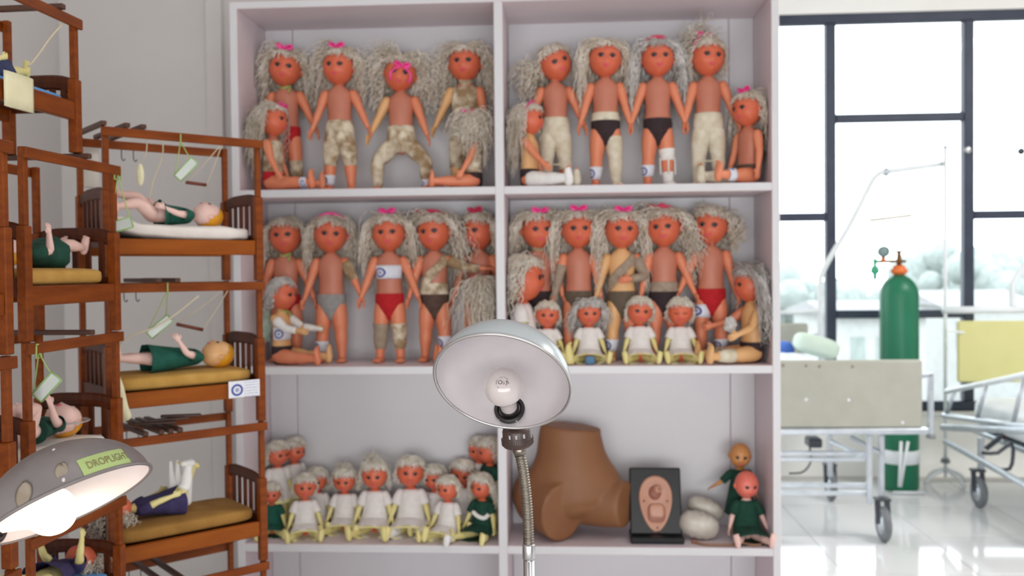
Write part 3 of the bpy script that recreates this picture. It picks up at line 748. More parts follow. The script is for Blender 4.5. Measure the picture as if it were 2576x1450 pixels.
lk = MB(); c = P(2436, 377, WF); ellip(lk, (c.x, WF, c.z), (.026, .014, .026), nu=14, nv=8); lk.build('window_latch', chrome_m, win)
# outdoors: an upper storey looks over hazy trees and roofs
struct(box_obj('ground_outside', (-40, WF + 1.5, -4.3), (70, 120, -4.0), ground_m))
def tree(x, y, h, r, label):
    t = thing('tree', label, 'tree', (x, y, -4.0), 0, 'hazy trees beyond the window'); r = y * .05
    mb = MB(); tube(mb, [(0, 0, 0), (.1, 0, h * .5), (0, .1, h * .8)], .22, 8); mb.build('trunk', house_m, t)
    mb = MB(); rng = np.random.default_rng(int(abs(x * 31 + y)))
    for k in range(26):
        V, F = sphere(14, 10); V = V * (1 + .05 * rng.normal(size=len(V)))[:, None]; q = r * rng.uniform(.22, .5)
        mb.add(V * q + np.array((rng.normal() * r * .55, rng.normal() * r * .4, h - r * .6 + rng.normal() * r * .28)), F)
    o = mb.build('crown', tree_m, t); o['kind'] = 'stuff'
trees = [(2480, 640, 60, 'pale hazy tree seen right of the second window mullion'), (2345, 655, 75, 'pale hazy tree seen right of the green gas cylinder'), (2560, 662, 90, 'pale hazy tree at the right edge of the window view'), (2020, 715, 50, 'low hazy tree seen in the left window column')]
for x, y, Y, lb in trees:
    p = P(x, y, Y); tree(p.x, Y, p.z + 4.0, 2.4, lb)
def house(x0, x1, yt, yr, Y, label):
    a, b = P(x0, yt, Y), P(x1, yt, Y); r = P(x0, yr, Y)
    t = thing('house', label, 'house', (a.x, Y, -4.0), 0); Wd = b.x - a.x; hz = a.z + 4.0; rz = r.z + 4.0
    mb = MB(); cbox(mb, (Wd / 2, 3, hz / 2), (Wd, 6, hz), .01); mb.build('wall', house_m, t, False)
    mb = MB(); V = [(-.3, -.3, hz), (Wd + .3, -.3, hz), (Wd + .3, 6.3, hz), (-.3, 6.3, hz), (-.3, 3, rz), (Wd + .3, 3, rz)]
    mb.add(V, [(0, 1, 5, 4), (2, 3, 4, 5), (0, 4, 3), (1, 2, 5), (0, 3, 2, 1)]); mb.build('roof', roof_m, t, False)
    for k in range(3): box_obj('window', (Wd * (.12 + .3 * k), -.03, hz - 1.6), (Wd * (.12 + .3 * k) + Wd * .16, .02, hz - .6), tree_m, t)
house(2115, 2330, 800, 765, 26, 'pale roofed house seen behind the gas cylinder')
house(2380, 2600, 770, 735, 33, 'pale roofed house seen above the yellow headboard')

# ------------------------------------------------------------------ white shelving unit
SD = 0.30                                            # depth
zt = [P(1262, 469, 0).z, P(1268, 922, 0).z, P(1272, 1375, 0).z]; TH = P(1262, 469, 0).z - P(1262, 489, 0).z
ztop = P(1258, 8, 0).z; zund = P(1258, 4, 0).z - .022
x_l0, x_l1 = xs_l, xs_l + .026
x_r0, x_r1 = xs_r - .026, xs_r
xd0, xd1 = P(1246, 500, 0).x, P(1268, 500, 0).x
ZT = P(1258, -14, 0).z
su = thing('shelving_unit', 'tall white two-column open shelving unit full of dolls against the wall', 'shelf', (0, 0, 0))
def shp(name, lo, hi):
    o = box_obj(name, lo, hi, [shelf_m, shelf_edge], su, .0015)
    for p in o.data.polygons:
        if p.normal.y < -.9: p.material_index = 1
    return o
shp('side_panel', (x_l0, 0, 0), (x_l1, SD, ZT)); shp('side_panel', (x_r0, 0, 0), (x_r1, SD, ZT)); shp('divider', (xd0, .001, .05), (xd1, SD - .012, ZT - .024))
shp('top_board', (x_l1, 0, ZT - .024), (x_r0, SD, ZT))
for z in zt + [.075]:
    for a, b in ((x_l1, xd0), (xd1, x_r0)): shp('shelf_board', (a, .0005, z - TH), (b, SD - .012, z))
for a, b, sp in ((x_l1, xd0, (.12,)), (xd1, x_r0, (.90,))):
    prev = a
    for f in list(sp) + [1]:
        x = a + (b - a) * f; shp('back_panel', (prev + .001, SD - .011, .05), (x - .001, SD, ZT - .024)); prev = x

# ------------------------------------------------------------------ dolls on the shelves
Z1, Z2, Z3 = zt
GL, GS = 'large teaching dolls with bandages and casts', 'small dolls in white smocks'
def at(px, Y, z, py=400): return (P(px, py, Y).x, Y, z + .0005)
A_ = lambda a, f=4, a2=None, f2=8: (a, f, a if a2 is None else a2, f2)
CASTN, CW, WH = 'mottled_plaster_cast', 'cream_plaster_cast', 'white_bandage'
SIT_A = (14, 22, 8, 30)
EY = lambda px, py, Y: P(px, py, Y - .055).z
# top left compartment
doll('standing doll in red briefs with mottled knee cast at far left of top shelf', GL, at(722, .20, Z1), eye=EY(722, 165, .20), head=(8, 0, 8), arms=(A_(20), A_(26)), hair=dict(length=.16, vol=.7, bias=(.5, 0, 0)), bow=(-.1, -.5, .9, pink_m), wear=(('panties', 'red_knit'), ('leg', 1, .45, .85, CASTN), ('leg', 0, .5, .8, CASTN), ('cord', 'lime_cord')))
doll('standing doll with pink bow and mottled plaster shorts, second standing from left on top shelf', GL, at(856, .15, Z1), eye=EY(856, 161, .15), head=(-4, 0, 2), arms=(A_(20), A_(24)), legs=((7, 0, 3, 0), (7, 0, 3, 0)), hair=dict(length=.13, vol=.9, bias=(.6, .2, .1)), bow=(-.05, -.35, .95, pink_m), wear=(('hips', .246, CASTN), ('leg', 0, .05, .56, CASTN), ('leg', 1, .05, .56, CASTN), ('label', 0, .75, .95, 'label')))
doll('doll with a pink bow over its eyes and legs splayed in mottled plaster', GL, at(1010, .16, Z1), eye=EY(1010, 178, .16), head=(8, 4, 10), arms=(A_(26), A_(20)), legs=((44, 0, -2, 0), (44, 0, 0, 0)), hair=dict(length=.16, vol=1.2, curl=.008, n=150, bias=(0, .2, .1), grav=(0, 0, -.7)), bow=(.1, -.95, .28, pink_m, 1), wear=(('hips', .250, CASTN), ('leg', 0, .05, .98, CASTN), ('leg', 1, .05, .84, CASTN), ('label', 1, .86, 1.0, 'label')), limb=(tan_m, limb_m, limb_m, limb_m))
doll('standing doll in a full mottled plaster body cast, behind the doll facing away', GL, at(1172, .20, Z1), eye=EY(1172, 152, .20), head=(-2, 0, 0), arms=(A_(24), A_(10)), hair=dict(length=.20, vol=.8, n=140, bias=(.1, .1, 0)), limb=(tan_m, limb_m, tan_m, limb_m), wear=(('body', .20, .352, 1, CASTN), ('hips', .23, CASTN), ('leg', 0, .05, .62, CASTN), ('leg', 1, .05, .6, CASTN)))
doll('seated doll with pink ribbon, plaster vest and red briefs facing right on top shelf', GL, at(687, .085, Z1), eye=EY(687, 297, .085), rotz=rad(80), sit=True, head=(-4, 0, 4), arms=(SIT_A, (10, 4, 8, 20)), hair=dict(length=.20, vol=.55, n=140, bias=(0, .5, 0)), bow=(.1, -.6, .75, pink_m), wear=(('body', .235, .35, CASTN), ('panties', 'red_knit'), ('label', 1, .58, .74, 0, 'label'), ('label', 0, .8, .95, 'label')))
doll('seated doll in a plaster vest with its face turned to the wall', GL, at(1192, .085, Z1), rad(-80), eye=EY(1192, 308, .085), sit=True, head=(-110, 0, -6), arms=((10, 4, 8, 16), SIT_A), hair=dict(length=.16, vol=.7, n=120, bias=(.2, .4, .2)), bow=(.4, .5, .7, pink_m), wear=(('body', .225, .35, CASTN), ('panties', 'black_knit'), ('label', 0, .6, .75, 'label')))
# top right compartment
doll('standing doll with a tilted head, side ponytail and cream plaster trousers', GL, at(1398, .19, Z1), eye=EY(1398, 152, .19), head=(20, 0, -20), arms=(A_(22), A_(22)), hair=dict(length=.07, vol=.25, n=80, pony=((-.9, .4, .15), 60, .16)), limb=limb_m, wear=(('hips', .246, CW), ('leg', 0, .05, 1.2, CW), ('leg', 1, .05, .68, CW), ('bar', CW), ('label', 1, .8, .98, 'label')))
doll('standing doll in black briefs with one whole leg in cream plaster', GL, at(1524, .16, Z1), eye=EY(1524, 140, .16), head=(4, 0, 3), arms=(A_(16), A_(14)), hair=dict(length=.20, vol=.5, n=140, curl=.005), wear=(('panties', 'black_knit'), ('body', .226, .252, CW), ('leg', 1, .12, 1.2, CW), ('label', 0, .68, .92, 'label')))
doll('standing doll in black briefs with a pink hair band and white knee brace', GL, at(1655, .16, Z1), eye=EY(1655, 139, .16), head=(4, 0, 0), arms=(A_(18), A_(18)), hair=dict(length=.22, vol=.5, n=140, m=hair_g), band=dkpink_m, wear=(('panties', 'black_knit'), ('brace', 1, WH), ('label', 0, .66, .88, 'label')))
doll('standing doll with a tall ponytail, long pink ribbon and cream plaster trousers', GL, at(1782, .16, Z1), eye=EY(1782, 137, .16), head=(10, 0, 4), arms=(A_(14), A_(20)), hair=dict(length=.08, vol=.25, n=80, pony=((-.35, .2, 1.0), 70, .12)), bow=(-.35, -.2, .95, pink_m, 1), wear=(('hips', .246, CW), ('leg', 0, .05, 1.2, CW), ('leg', 1, .05, 1.2, CW), ('bar', CW)))
doll('seated doll with pink hair band and white plaster boots, top shelf right of divider', GL, at(1332, .09, Z1), rad(70), eye=EY(1332, 294, .09), sit=True, head=(4, 0, 2), arms=((10, 40, 6, 46), (10, 6, 6, 16)), hair=dict(length=.20, vol=.45, n=130, bias=(0, .5, 0)), band=pink_m, torso=tan_m, wear=(('panties', 'black_knit'), ('leg', 0, .05, 1.2, WH), ('leg', 1, .5, 1.2, CW)))
doll('seated doll with pink bow and long side hair at right end of the top shelf', GL, at(1882, .11, Z1), rad(-58), eye=EY(1882, 270, .11), sit=True, head=(6, 0, -4), arms=((12, 8, 6, 18), (12, 4, 6, 12)), hair=dict(length=.22, vol=.5, n=140, bias=(0, .6, 0)), bow=(.1, -.3, .95, pink_m), wear=(('panties', 'brown_knit'), ('leg', 0, .2, 1.2, CW), ('label', 1, .62, .8, 'label'), ('label', 0, .02, .06, 'label')))
# middle left compartment
doll('standing doll with short hair and red briefs at left of the middle shelf', GL, at(716, .19, Z2), eye=EY(716, 592, .19), head=(4, 0, -3), arms=(A_(16), A_(22)), hair=dict(length=.16, vol=.3, n=130, curl=.004), wear=(('panties', 'red_knit'), ('cord', 'lime_cord')))
doll('standing doll with pink hair band, grey briefs and plaster on one upper arm', GL, at(829, .16, Z2), eye=EY(829, 589, .16), head=(14, 0, 4), arms=(A_(18), A_(28, 4, 24)), hair=dict(length=.17, vol=.5, n=130, bias=(-.2, .3, 0)), band=pink_m, wear=(('panties', 'grey_knit'), ('arm', 1, .02, .52, CASTN), ('label', 0, .68, .9, 'label')))
doll('standing doll with a printed paper band round its chest and red briefs', GL, at(976, .15, Z2), eye=EY(976, 585, .15), head=(3, 0, -2), arms=(A_(20), A_(22)), hair=dict(length=.19, vol=.55, n=140), bow=(0, -.25, .98, pink_m), wear=(('panties', 'red_knit'), ('chest_label', .280, .324, 'label'), ('leg', 0, .36, .82, 'grey_elastic_bandage'), ('leg', 1, .36, .82, CASTN)))
doll('standing doll with plaster sash and one plaster arm held sideways', GL, at(1090, .17, Z2), eye=EY(1090, 583, .17), head=(-12, 0, -4), arms=(A_(16), (64, 20, 88, 10)), hair=dict(length=.18, vol=.7, n=150, bias=(.4, .2, .1)), band=dkpink_m, bow=(-.5, -.1, .9, dkpink_m), wear=(('panties', 'brown_knit'), ('sash', 1, CASTN), ('body', .226, .262, CASTN), ('arm', 1, .02, .86, CASTN), ('label', 1, .60, .84, 'label')))
doll('standing doll beside the divider on the middle left shelf', GL, at(1202, .21, Z2), rad(-10), eye=EY(1202, 581, .21), head=(-18, 0, -2), arms=(A_(16), A_(16)), hair=dict(length=.18, vol=.5, n=120), bow=(.05, -.3, .95, dkpink_m), wear=(('panties', 'red_knit'), ('body', .226, .262, CASTN), ('label', 0, .7, .9, 'label')))
doll('seated doll with a white bandaged arm stretched forward and black briefs', GL, at(702, .09, Z2), rad(76), eye=EY(702, 742, .09), sit=True, head=(0, 4, 0), arms=((6, 54, 6, 84), (14, 54, 6, 84)), hair=dict(length=.05, vol=.15, n=110, bangs=20, m=hair_g), torso=tan_m, limb=(tan_m, tan_m, limb_m, tan_m), wear=(('panties', 'black_knit'), ('arm', 1, .06, .5, WH), ('arm', 1, .62, 1.2, WH), ('arm', 0, .1, .9, WH), ('chest_label', .255, .305, 'label'), ('cord', 'lime_cord'), ('leg', 1, .02, .5, 'vinyl_limb_tan')))
doll('seated doll with long hair hanging over its face beside the lamp shade', GL, at(1214, .10, Z2), rad(-74), eye=EY(1214, 738, .10), sit=True, head=(-30, 8, 0), arms=(SIT_A, SIT_A), hair=dict(length=.26, vol=.5, n=200, bias=(0, -.1, 0), face_clear=.0, hang=False, curl=.005), bow=(-.2, -.5, .8, pink_m), wear=(('panties', 'black_knit'), ('leg', 1, .45, .98, CASTN), ('label', 0, .55, .8, 'label')))
# middle right compartment
doll('standing doll with pink bow and plaster neck collar beside the divider', GL, at(1352, .20, Z2), eye=EY(1352, 578, .20), head=(14, 0, 0), arms=(A_(12), A_(14)), hair=dict(length=.21, vol=.6, n=140, bias=(-.3, .2, 0)), bow=(0, -.5, .86, pink_m), wear=(('neck', CASTN), ('panties', 'black_knit')))
doll('standing doll with looped pink ribbon and olive briefs, one arm bandaged grey', GL, at(1453, .18, Z2), eye=EY(1453, 576, .18), head=(4, 0, 0), arms=(A_(14), A_(10)), hair=dict(length=.21, vol=.5, n=140), bow=(0, -.4, .92, pink_m), wear=(('panties', 'olive_knit'), ('arm', 0, .2, 1.2, 'grey_elastic_bandage')))
doll('standing doll with wide pink bow and a grey bandaged arm folded on its belly', GL, at(1562, .17, Z2), eye=EY(1562, 577, .17), head=(6, 0, 2), arms=(A_(16), (24, 6, 0, 0, (-.82, -.5, -.12))), torso=tan_m, limb=(tan_m, limb_m, tan_m, limb_m), hair=dict(length=.20, vol=.55, n=150), bow=(0, -.42, .9, pink_m), wear=(('panties', 'olive_knit'), ('sash', 1, 'grey_elastic_bandage'), ('arm', 1, .02, .98, 'grey_elastic_bandage'), ('label', 0, .68, .9, 'label')))
doll('standing doll with dark red ribbon and a grey bandage round its waist', GL, at(1668, .18, Z2), eye=EY(1668, 572, .18), head=(-12, 0, -3), arms=(A_(12), A_(22)), hair=dict(length=.20, vol=.7, n=150, bias=(.5, .2, 0)), band=dkpink_m, bow=(-.3, -.2, .93, dkpink_m), wear=(('panties', 'black_knit'), ('body', .226, .256, 'grey_elastic_bandage'), ('label', 1, .62, .84, 'label')))
doll('standing doll with hair swept to one side and red briefs', GL, at(1786, .19, Z2), eye=EY(1786, 567, .19), head=(-16, 0, 4), arms=(A_(24), A_(14)), hair=dict(length=.10, vol=.4, n=110, bias=(.7, .3, .1), pony=((.85, .3, .35), 50, .10)), wear=(('panties', 'red_knit'), ('label', 0, .06, .3, 'label'), ('label', 1, .7, .9, 'label')))
doll('seated doll with a mass of long grey hair and black briefs facing left', GL, at(1888, .10, Z2), rad(-72), eye=EY(1888, 717, .10), sit=True, head=(-4, 2, 0), arms=((14, 52, 6, 78), (14, 32, 8, 70)), hair=dict(length=.22, vol=.85, n=200, m=hair_g, curl=.007, lr=.0034, face_clear=.45), torso=tan_m, limb=(limb_m, tan_m, tan_m, tan_m), wear=(('panties', 'black_knit'), ('leg', 0, .5, .8, CASTN), ('leg', 1, .52, .86, CW)))
# the small dolls in smocks
SK = dict(limb=yel_m, torso=face_m, headk=1.26)
hs = lambda **k: dict(dict(length=.085, vol=.8, n=100, curl=.006, lr=.0024, m=hair_w), **k)
SM = lambda trim=True: ('smock', .075, .42, trim, 'white_smock')
AS = ((22, 14, 16, 22), (22, 14, 16, 22)); LS = ((24, 86, 19, 90), (24, 86, 19, 90))
S5 = .70
def small(label, px, Y, z, rz=0, s=S5, ey=None, head=(0, 4, 0), hair=None, wear=None, **k):
    kw = dict(SK); kw.update(k); kw.setdefault('arms', AS); kw.setdefault('legs', LS)
    return doll(label, GS, at(px, Y, z, 900 if z == Z2 else 1300), rad(rz), s=s, eye=EY(px, ey, Y + .01) if ey else None, sit=kw.pop('sit', True), head=head, hair=hs(**(hair or {})), wear=wear or (SM(),), **kw)
small('small doll in white smock seen in profile beside the middle divider', 1316, .13, Z2, ey=700, rz=82, s=.90, head=(0, 0, 0), hair=dict(length=.10, m=hair_w))
small('small seated doll with fringe in white smock just right of the lamp shade top', 1378, .13, Z2, ey=793, rz=6, s=.72, head=(-4, 4, 0), hair=dict(length=.05, vol=.25))
small('small seated doll with wild grey hair and a blue cloth between its feet', 1482, .13, Z2, ey=788, rz=0, head=(8, 6, 0), s=.70, hair=dict(length=.13, vol=.8, n=150, m=hair_g), legs=((30, 86, 20, 90), (34, 86, 22, 90)))
small('small seated doll with blue eyes looking up, second from right in its row', 1610, .13, Z2, ey=784, rz=0, head=(6, 2, 6), s=.74, hair=dict(length=.06, vol=.4))
small('small seated doll with closed eyes in white smock', 1712, .13, Z2, ey=786, rz=0, head=(-4, 4, 0), s=.72, closed=True, hair=dict(length=.05, vol=.4))
mb = MB(); pillow(mb, (0, 0, 0), (.034, .03, .03), .6); b = mb.build('cloth_pad', mat('pad_blue', (92, 132, 166), .8), None); b.location = (P(1484, 905, .045).x, .045, Z2 + .015); tag(b, 'small blue cloth pad between the feet of a grey-haired doll', 'cloth')
# bottom left compartment
small('small doll in green gown half hidden behind the bed post on the bottom shelf', 684, .12, Z3, headk=1.12, ey=1249, rz=14, s=.74, head=(0, 8, 0), hair=dict(length=.08, vol=.5), wear=(('gown', .085, .42, False, 'green_gown'),))
small('small seated doll in white smock second from left at front of bottom shelf', 768, .11, Z3, headk=1.12, ey=1232, rz=14, head=(8, 2, 4), s=.72, hair=dict(length=.04, vol=.3))
small('small doll in white smock tucked behind the second seated doll, eyes lowered', 798, .215, Z3, headk=1.12, ey=1214, rz=4, head=(0, 8, 4), s=.74, hair=dict(length=.07, vol=.5))
small('small seated doll in white smock with high curled hair, looking down', 868, .18, Z3, headk=1.12, ey=1214, rz=2, head=(-2, 10, 0), s=.74, hair=dict(length=.06, vol=.6, pony=((0, .2, 1), 24, .06)))
small('small seated doll in white smock with the highest hair knot', 944, .16, Z3, headk=1.12, ey=1201, rz=0, head=(4, 6, 0), s=.78, hair=dict(length=.07, vol=.6, pony=((-.2, .2, 1), 34, .07)), wear=(SM(), ('leg', 1, .45, .85, WH)))
small('small seated doll in white smock with wide blue eyes in the middle of the row', 1034, .16, Z3, headk=1.12, ey=1194, rz=0, head=(10, 0, 4), s=.78, hair=dict(length=.05, vol=.5), wear=(SM(), ('leg', 0, .45, .85, WH), ('leg', 1, .4, .8, WH)))
small('small doll in white smock mostly hidden behind the front doll at right', 1096, .20, Z3, headk=1.12, ey=1209, rz=-8, head=(-12, 6, -4), s=.73, hair=dict(length=.06, vol=.5))
small('small seated doll in white smock with one bandaged foot, front right of bottom shelf', 1128, .10, Z3, headk=1.12, ey=1236, rz=-24, head=(-4, 4, -4), s=.70, hair=dict(length=.06, vol=.4), wear=(SM(), ('leg', 1, .7, 1.2, WH)))
small('small doll leaning back with only its hair showing between two dolls', 1166, .235, Z3, headk=1.12, ey=1196, rz=-14, head=(10, 14, 10), s=.74, hair=dict(length=.07, vol=.5))
small('small seated doll in green gown with its arm in a white sling', 1214, .11, Z3, headk=1.12, ey=1231, rz=-24, head=(-8, 4, 6), s=.74, hair=dict(length=.12, vol=.7, n=140), wear=(('gown', .095, .42, False, 'dark_green_gown'), ('sling', WH)))
STD = dict(sit=False, arms=((14, 4, 10, 8),) * 2, legs=((4, 0, 2, 0),) * 2)
small('taller doll in white smock standing in the left back corner, face in profile', 700, .17, Z3, headk=1.12, ey=1148, rz=40, s=.80, head=(14, 6, 0), hair=dict(length=.05, vol=.4), wear=(('smock', .17, .42, True, 'white_smock'),), **STD)
small('taller curly doll behind the profile doll in the left back corner', 742, .235, Z3, headk=1.12, ey=1139, rz=50, s=.82, head=(10, 6, 0), hair=dict(length=.06, vol=.5), wear=(('smock', .17, .42, True, 'white_smock'),), **STD)
small('taller doll in the right back corner facing left over the row', 1234, .16, Z3, headk=1.12, ey=1140, rz=-52, s=.80, head=(-14, 8, 0), hair=dict(length=.05, vol=.4), wear=(('gown', .17, .42, True, 'dark_green_gown'),), **STD)
small('taller doll in the right back corner nearest the wall', 1208, .235, Z3, headk=1.12, ey=1136, rz=-40, s=.80, head=(-10, 8, 0), hair=dict(length=.05, vol=.4), wear=(('smock', .17, .42, True, 'white_smock'),), **STD)
# bottom right compartment: bald dolls
GB = None
doll('bald tan doll in dark green gown standing at right of the bottom shelf', GB, at(1862, .19, Z3, 1300), rad(-6), eye=EY(1862, 1154, .19), head=(4, 6, 4), arms=((44, 0, 60, 6), (20, 4, 14, 10)), legs=((4, 0, 2, 0),) * 2, face=bald_m, limb=bald_m, torso=bald_m, headk=1.12, wear=(('gown', .24, .55, False, 'dark_green_gown'),))
doll('bald coral-faced doll in dark green gown seated at right end of the bottom shelf', GB, at(1878, .11, Z3, 1300), rad(4), eye=EY(1892, 1229, .11), sit=True, head=(10, 6, 2), arms=((24, 10, 18, 18),) * 2, legs=((20, 86, 22, 90), (20, 86, 16, 90)), face=pinkf_m, limb=pale_m, torso=pale_m, headk=1.12, wear=(('gown', .10, .46, False, 'dark_green_gown'),))

# ------------------------------------------------------------------ pelvic manikin, training model, pouches, tubing
YM = .16; sc = 1 / (FPX / (3.1 + YM)) ; man = MB()
def mp(x, y, Y): p = P(x, y, Y); return np.array(p)
pts = [mp(1436, 1082, .145), mp(1434, 1112, .145), mp(1436, 1155, .145), mp(1440, 1215, .145), mp(1446, 1262, .145), mp(1452, 1290, .14)]
V, F = loft(cr(pts, 4), cr([(.106, .082), (.113, .088), (.126, .10), (.168, .115), (.172, .118), (.13, .105)], 4), 40, ('flat', 'round'), hk=.3); man.add(V, F)
V, F = loft([mp(1352, 1258, .17), mp(1386, 1284, .10), mp(1416, 1302, .04)], [(.092, .108), (.090, .108), (.086, .104)], 32, ('round', 'flat')); man.add(V, F)
V, F = loft([mp(1470, 1262, .15), mp(1520, 1272, .13), mp(1575, 1281, .09)], [(.095, .095), (.092, .090), (.074, .080)], 32, ('round', 'flat')); man.add(V, F)
o = man.build('pelvic_manikin', manik_m, None); tag(o, 'brown lower-torso training manikin with cut thigh stumps behind the lamp neck', 'manikin')
md = o.modifiers.new('union', 'REMESH'); md.mode = 'VOXEL'; md.voxel_size = .0065; md.use_smooth_shade = True
md = o.modifiers.new('soft', 'SMOOTH'); md.iterations = 4; md.factor = .5
zmin = min(v.co.z for v in o.data.vertices); o.location.z = Z3 - zmin + .002

# upright training model on a black easel stand
xa = P(1586, 1355, .06).x; xb = P(1720, 1355, .06).x; wq = (xb - xa); xc = (xa + xb) / 2; hq = P(1650, 1182, .12).z - Z3
st = thing('training_model', 'flesh-coloured oval training model on an upright glossy black stand', 'model', (xc, .0, Z3))
mb = MB(); cbox(mb, (0, .09, .012), (wq, .11, .024), .004); mb.build('base', stand_m, st, False)
mb = MB(); tl = rad(-12); Rb = np.array(Matrix.Rotation(tl, 3, 'X')); cbox(mb, (0, .115, hq / 2 + .01), (wq * .98, .012, hq - .01), .004, Rb); mb.build('back_board', stand_m, st, False)
def on_board(u, v, o=0): q = Rb @ np.array((u, -.006 - o, v - hq / 2)); return q + np.array((0, .115, hq / 2 + .01))
mb = MB(); a = np.linspace(0, 2 * math.pi, 48, endpoint=False); V = []; F = []
rings = ((1.0, 0), (1.0, .005), (.93, .010), (.86, .007), (.0001, .006))
for k, o_ in rings:
    for t in a:
        ww = .056 * (1 + .26 * math.sin(t)); V.append(on_board(math.cos(t) * ww * k, hq * .46 + math.sin(t) * hq * .405 * k, o_))
for i in range(len(rings) - 1):
    for j in range(48): F.append((i * 48 + j, i * 48 + (j + 1) % 48, (i + 1) * 48 + (j + 1) % 48, (i + 1) * 48 + j))
mb.add(V, F); mb.build('oval_plate', model_m, st)
mb = MB(); ellip(mb, on_board(-.002, hq * .62, .004), (.024, .010, .026), Rb); mb.build('recess', modeld_m, st)
mb = MB(); ellip(mb, on_board(.006, hq * .67, .012), (.015, .016, .016), Rb, 20, 14); mb.build('dome', model_m, st)
mb = MB(); ellip(mb, on_board(.010, hq * .672, .028), (.0028, .002, .0028), Rb); mb.build('opening', black_m, st)
mb = MB(); pillow(mb, on_board(.002, hq * .36, .008), (.052, .022, .05), .5, Rb); mb.build('lower_pad', model_m, st)
mb = MB(); pillow(mb, on_board(.002, hq * .33, .005), (.062, .010, .066), .5, Rb); mb.build('lower_recess', modeld_m, st)
for u, v in ((-.040, .5), (.040, .5), (.004, .12), (.006, .06)):
    mb = MB(); ellip(mb, on_board(u, hq * v, .008), (.003, .003, .003), Rb, 8, 6); mb.build('screw', blackp_m, st)
# pouches
def crimp(V):
    V[:, 2] *= 1 + .05 * np.sin(V[:, 0] * 240); return V
c = P(1758, 1312, .10)
mb = MB(); pillow(mb, (0, 0, 0), (.140, .075, .094), .9, np.array(Matrix.Rotation(rad(14), 3, 'Y')), fn=crimp, ez=.85); o = mb.build('pouch', pouch_m, None); o.location = (c.x, .10, Z3 + .05); tag(o, 'lower silver-grey stuffed pouch in front, beside the black stand', 'pouch', 'silver pouches')
mb = MB(); pillow(mb, (0, 0, 0), (.135, .065, .074), .9, np.array(Matrix.Rotation(rad(22), 3, 'Y')), fn=crimp, ez=.85); o = mb.build('pouch', pouch_m, None); c = P(1774, 1278, .19); o.location = (c.x, .185, Z3 + .085); tag(o, 'upper silver-grey stuffed pouch lying behind the other', 'pouch', 'silver pouches')
mb = MB(); tube(mb, [(P(x, 1350, y).x, y, Z3 + .005) for x, y in ((1742, .06), (1765, .03), (1800, .02), (1840, .025), (1870, .04), (1895, .02), (1915, .03))], .0045, 8, 5)
o = mb.build('rubber_tube', tube_m, None); tag(o, 'thin tan rubber tube lying along the edge below the pouches', 'tube')
mb = MB(); tube(mb, [(0, 0, 0), (.0, -.0, .012)], .008, 12); o = mb.build('tube_stopper', modeld_m, None); o.location = (P(1742, 1345, .085).x - .0, .052, Z3 + .0005); tag(o, 'small reddish stopper at the left end of the rubber tube', 'stopper')

# ------------------------------------------------------------------ stacked model beds with traction frames
def G(px, depth):
    d = ray(px, 680); q = CAM + d * depth; return Vector((q.x, q.y, 0))
BEDG = 'stacked wooden model beds'
def bed(label, base, rz, L, W, H=1.0, beam_h=.375, end_h=.223, post=.021, up=.014, cross=((.15, 0), (.42, 0)), over=.012, legs_low=True, panel=True, wl=None):
    t = thing('model_bed', label, 'bed', base, rz, BEDG)
    m1 = wood_m; m2 = wl or wood_l
    for x in (0, L):
        for y in (0, W):
            mb = MB(); cbox(mb, (x, y, end_h * .5), (post, post, end_h), .002); cbox(mb, (x, y, .004), (post * .8, post * .8, .008), .001); mb.build('bed_post', m1, t, False)
            mb = MB(); cbox(mb, (x, y, (end_h + beam_h) / 2), (up, up, beam_h - end_h), .0015); mb.build('upright', m1, t, False)
    for y in (0, W):
        mb = MB(); cbox(mb, (L / 2, y, .0875), (L - post, post * .7, .039), .002); mb.build('side_rail', m2, t, False)
        mb = MB(); yy = y + (-.011 if y == 0 else .011); cbox(mb, (L / 2, yy, beam_h - .012), (L + 2 * over, .008, .022), .0015); o = mb.build('top_beam', m1, t, False)
    mb = MB(); cbox(mb, (L / 2, W / 2, .098), (L - post, W - post * .7, .012), .001); mb.build('bed_base', wood_d, t, False)
    for x in (0, L):
        ep = bpy.data.objects.new('end_panel', None); COL.objects.link(ep); ep.parent = t; ep.empty_display_size = .03
        # top rail with rounded shoulders
        mb = MB(); n = 12; pts = []
        for k in range(n + 1):
            f = k / n; y = post * .4 + (W - post * .8) * f; e = abs(2 * f - 1); z = end_h - .012 - .010 * e ** 4 + .008; pts.append((x, y, z))
        V, F = loft(pts, [(.006, .016)] * (n + 1), 8, ('flat', 'flat'), hint=(1, 0, 0)); mb.add(V, F); mb.build('top_rail', wood_d, ep, False)
        mb = MB(); cbox(mb, (x, W / 2, .105), (.012, W - post, .036), .002); mb.build('bottom_rail', wood_d, ep, False)
        for k in range(5):
            y = W * (.16 + .17 * k); mb = MB(); cbox(mb, (x, y, (.122 + end_h - .018) / 2), (.007, .013, end_h - .018 - .122), .001); mb.build('slat', wood_d, ep, False)
    for f, dz in cross:
        mb = MB(); bar(mb, (L * f, -.02, beam_h + .006 + dz), (L * f, W + .02, beam_h + .006 + dz), .014, .011); mb.build('cross_bar', wood_b, t, False)
    for f in (.28, .36):
        mb = MB(); tube(mb, [(L * f, W + .012, beam_h - .02), (L * f, W + .012, beam_h - .045), (L * f + .005, W + .012, beam_h - .052), (L * f + .009, W + .012, beam_h - .046)], .0014, 6, 2); mb.build('hook', dark_m, t)
    return t
def frame_at(base, rz): return Matrix.Translation(Vector(base)) @ Matrix.Rotation(rz, 4, 'Z')
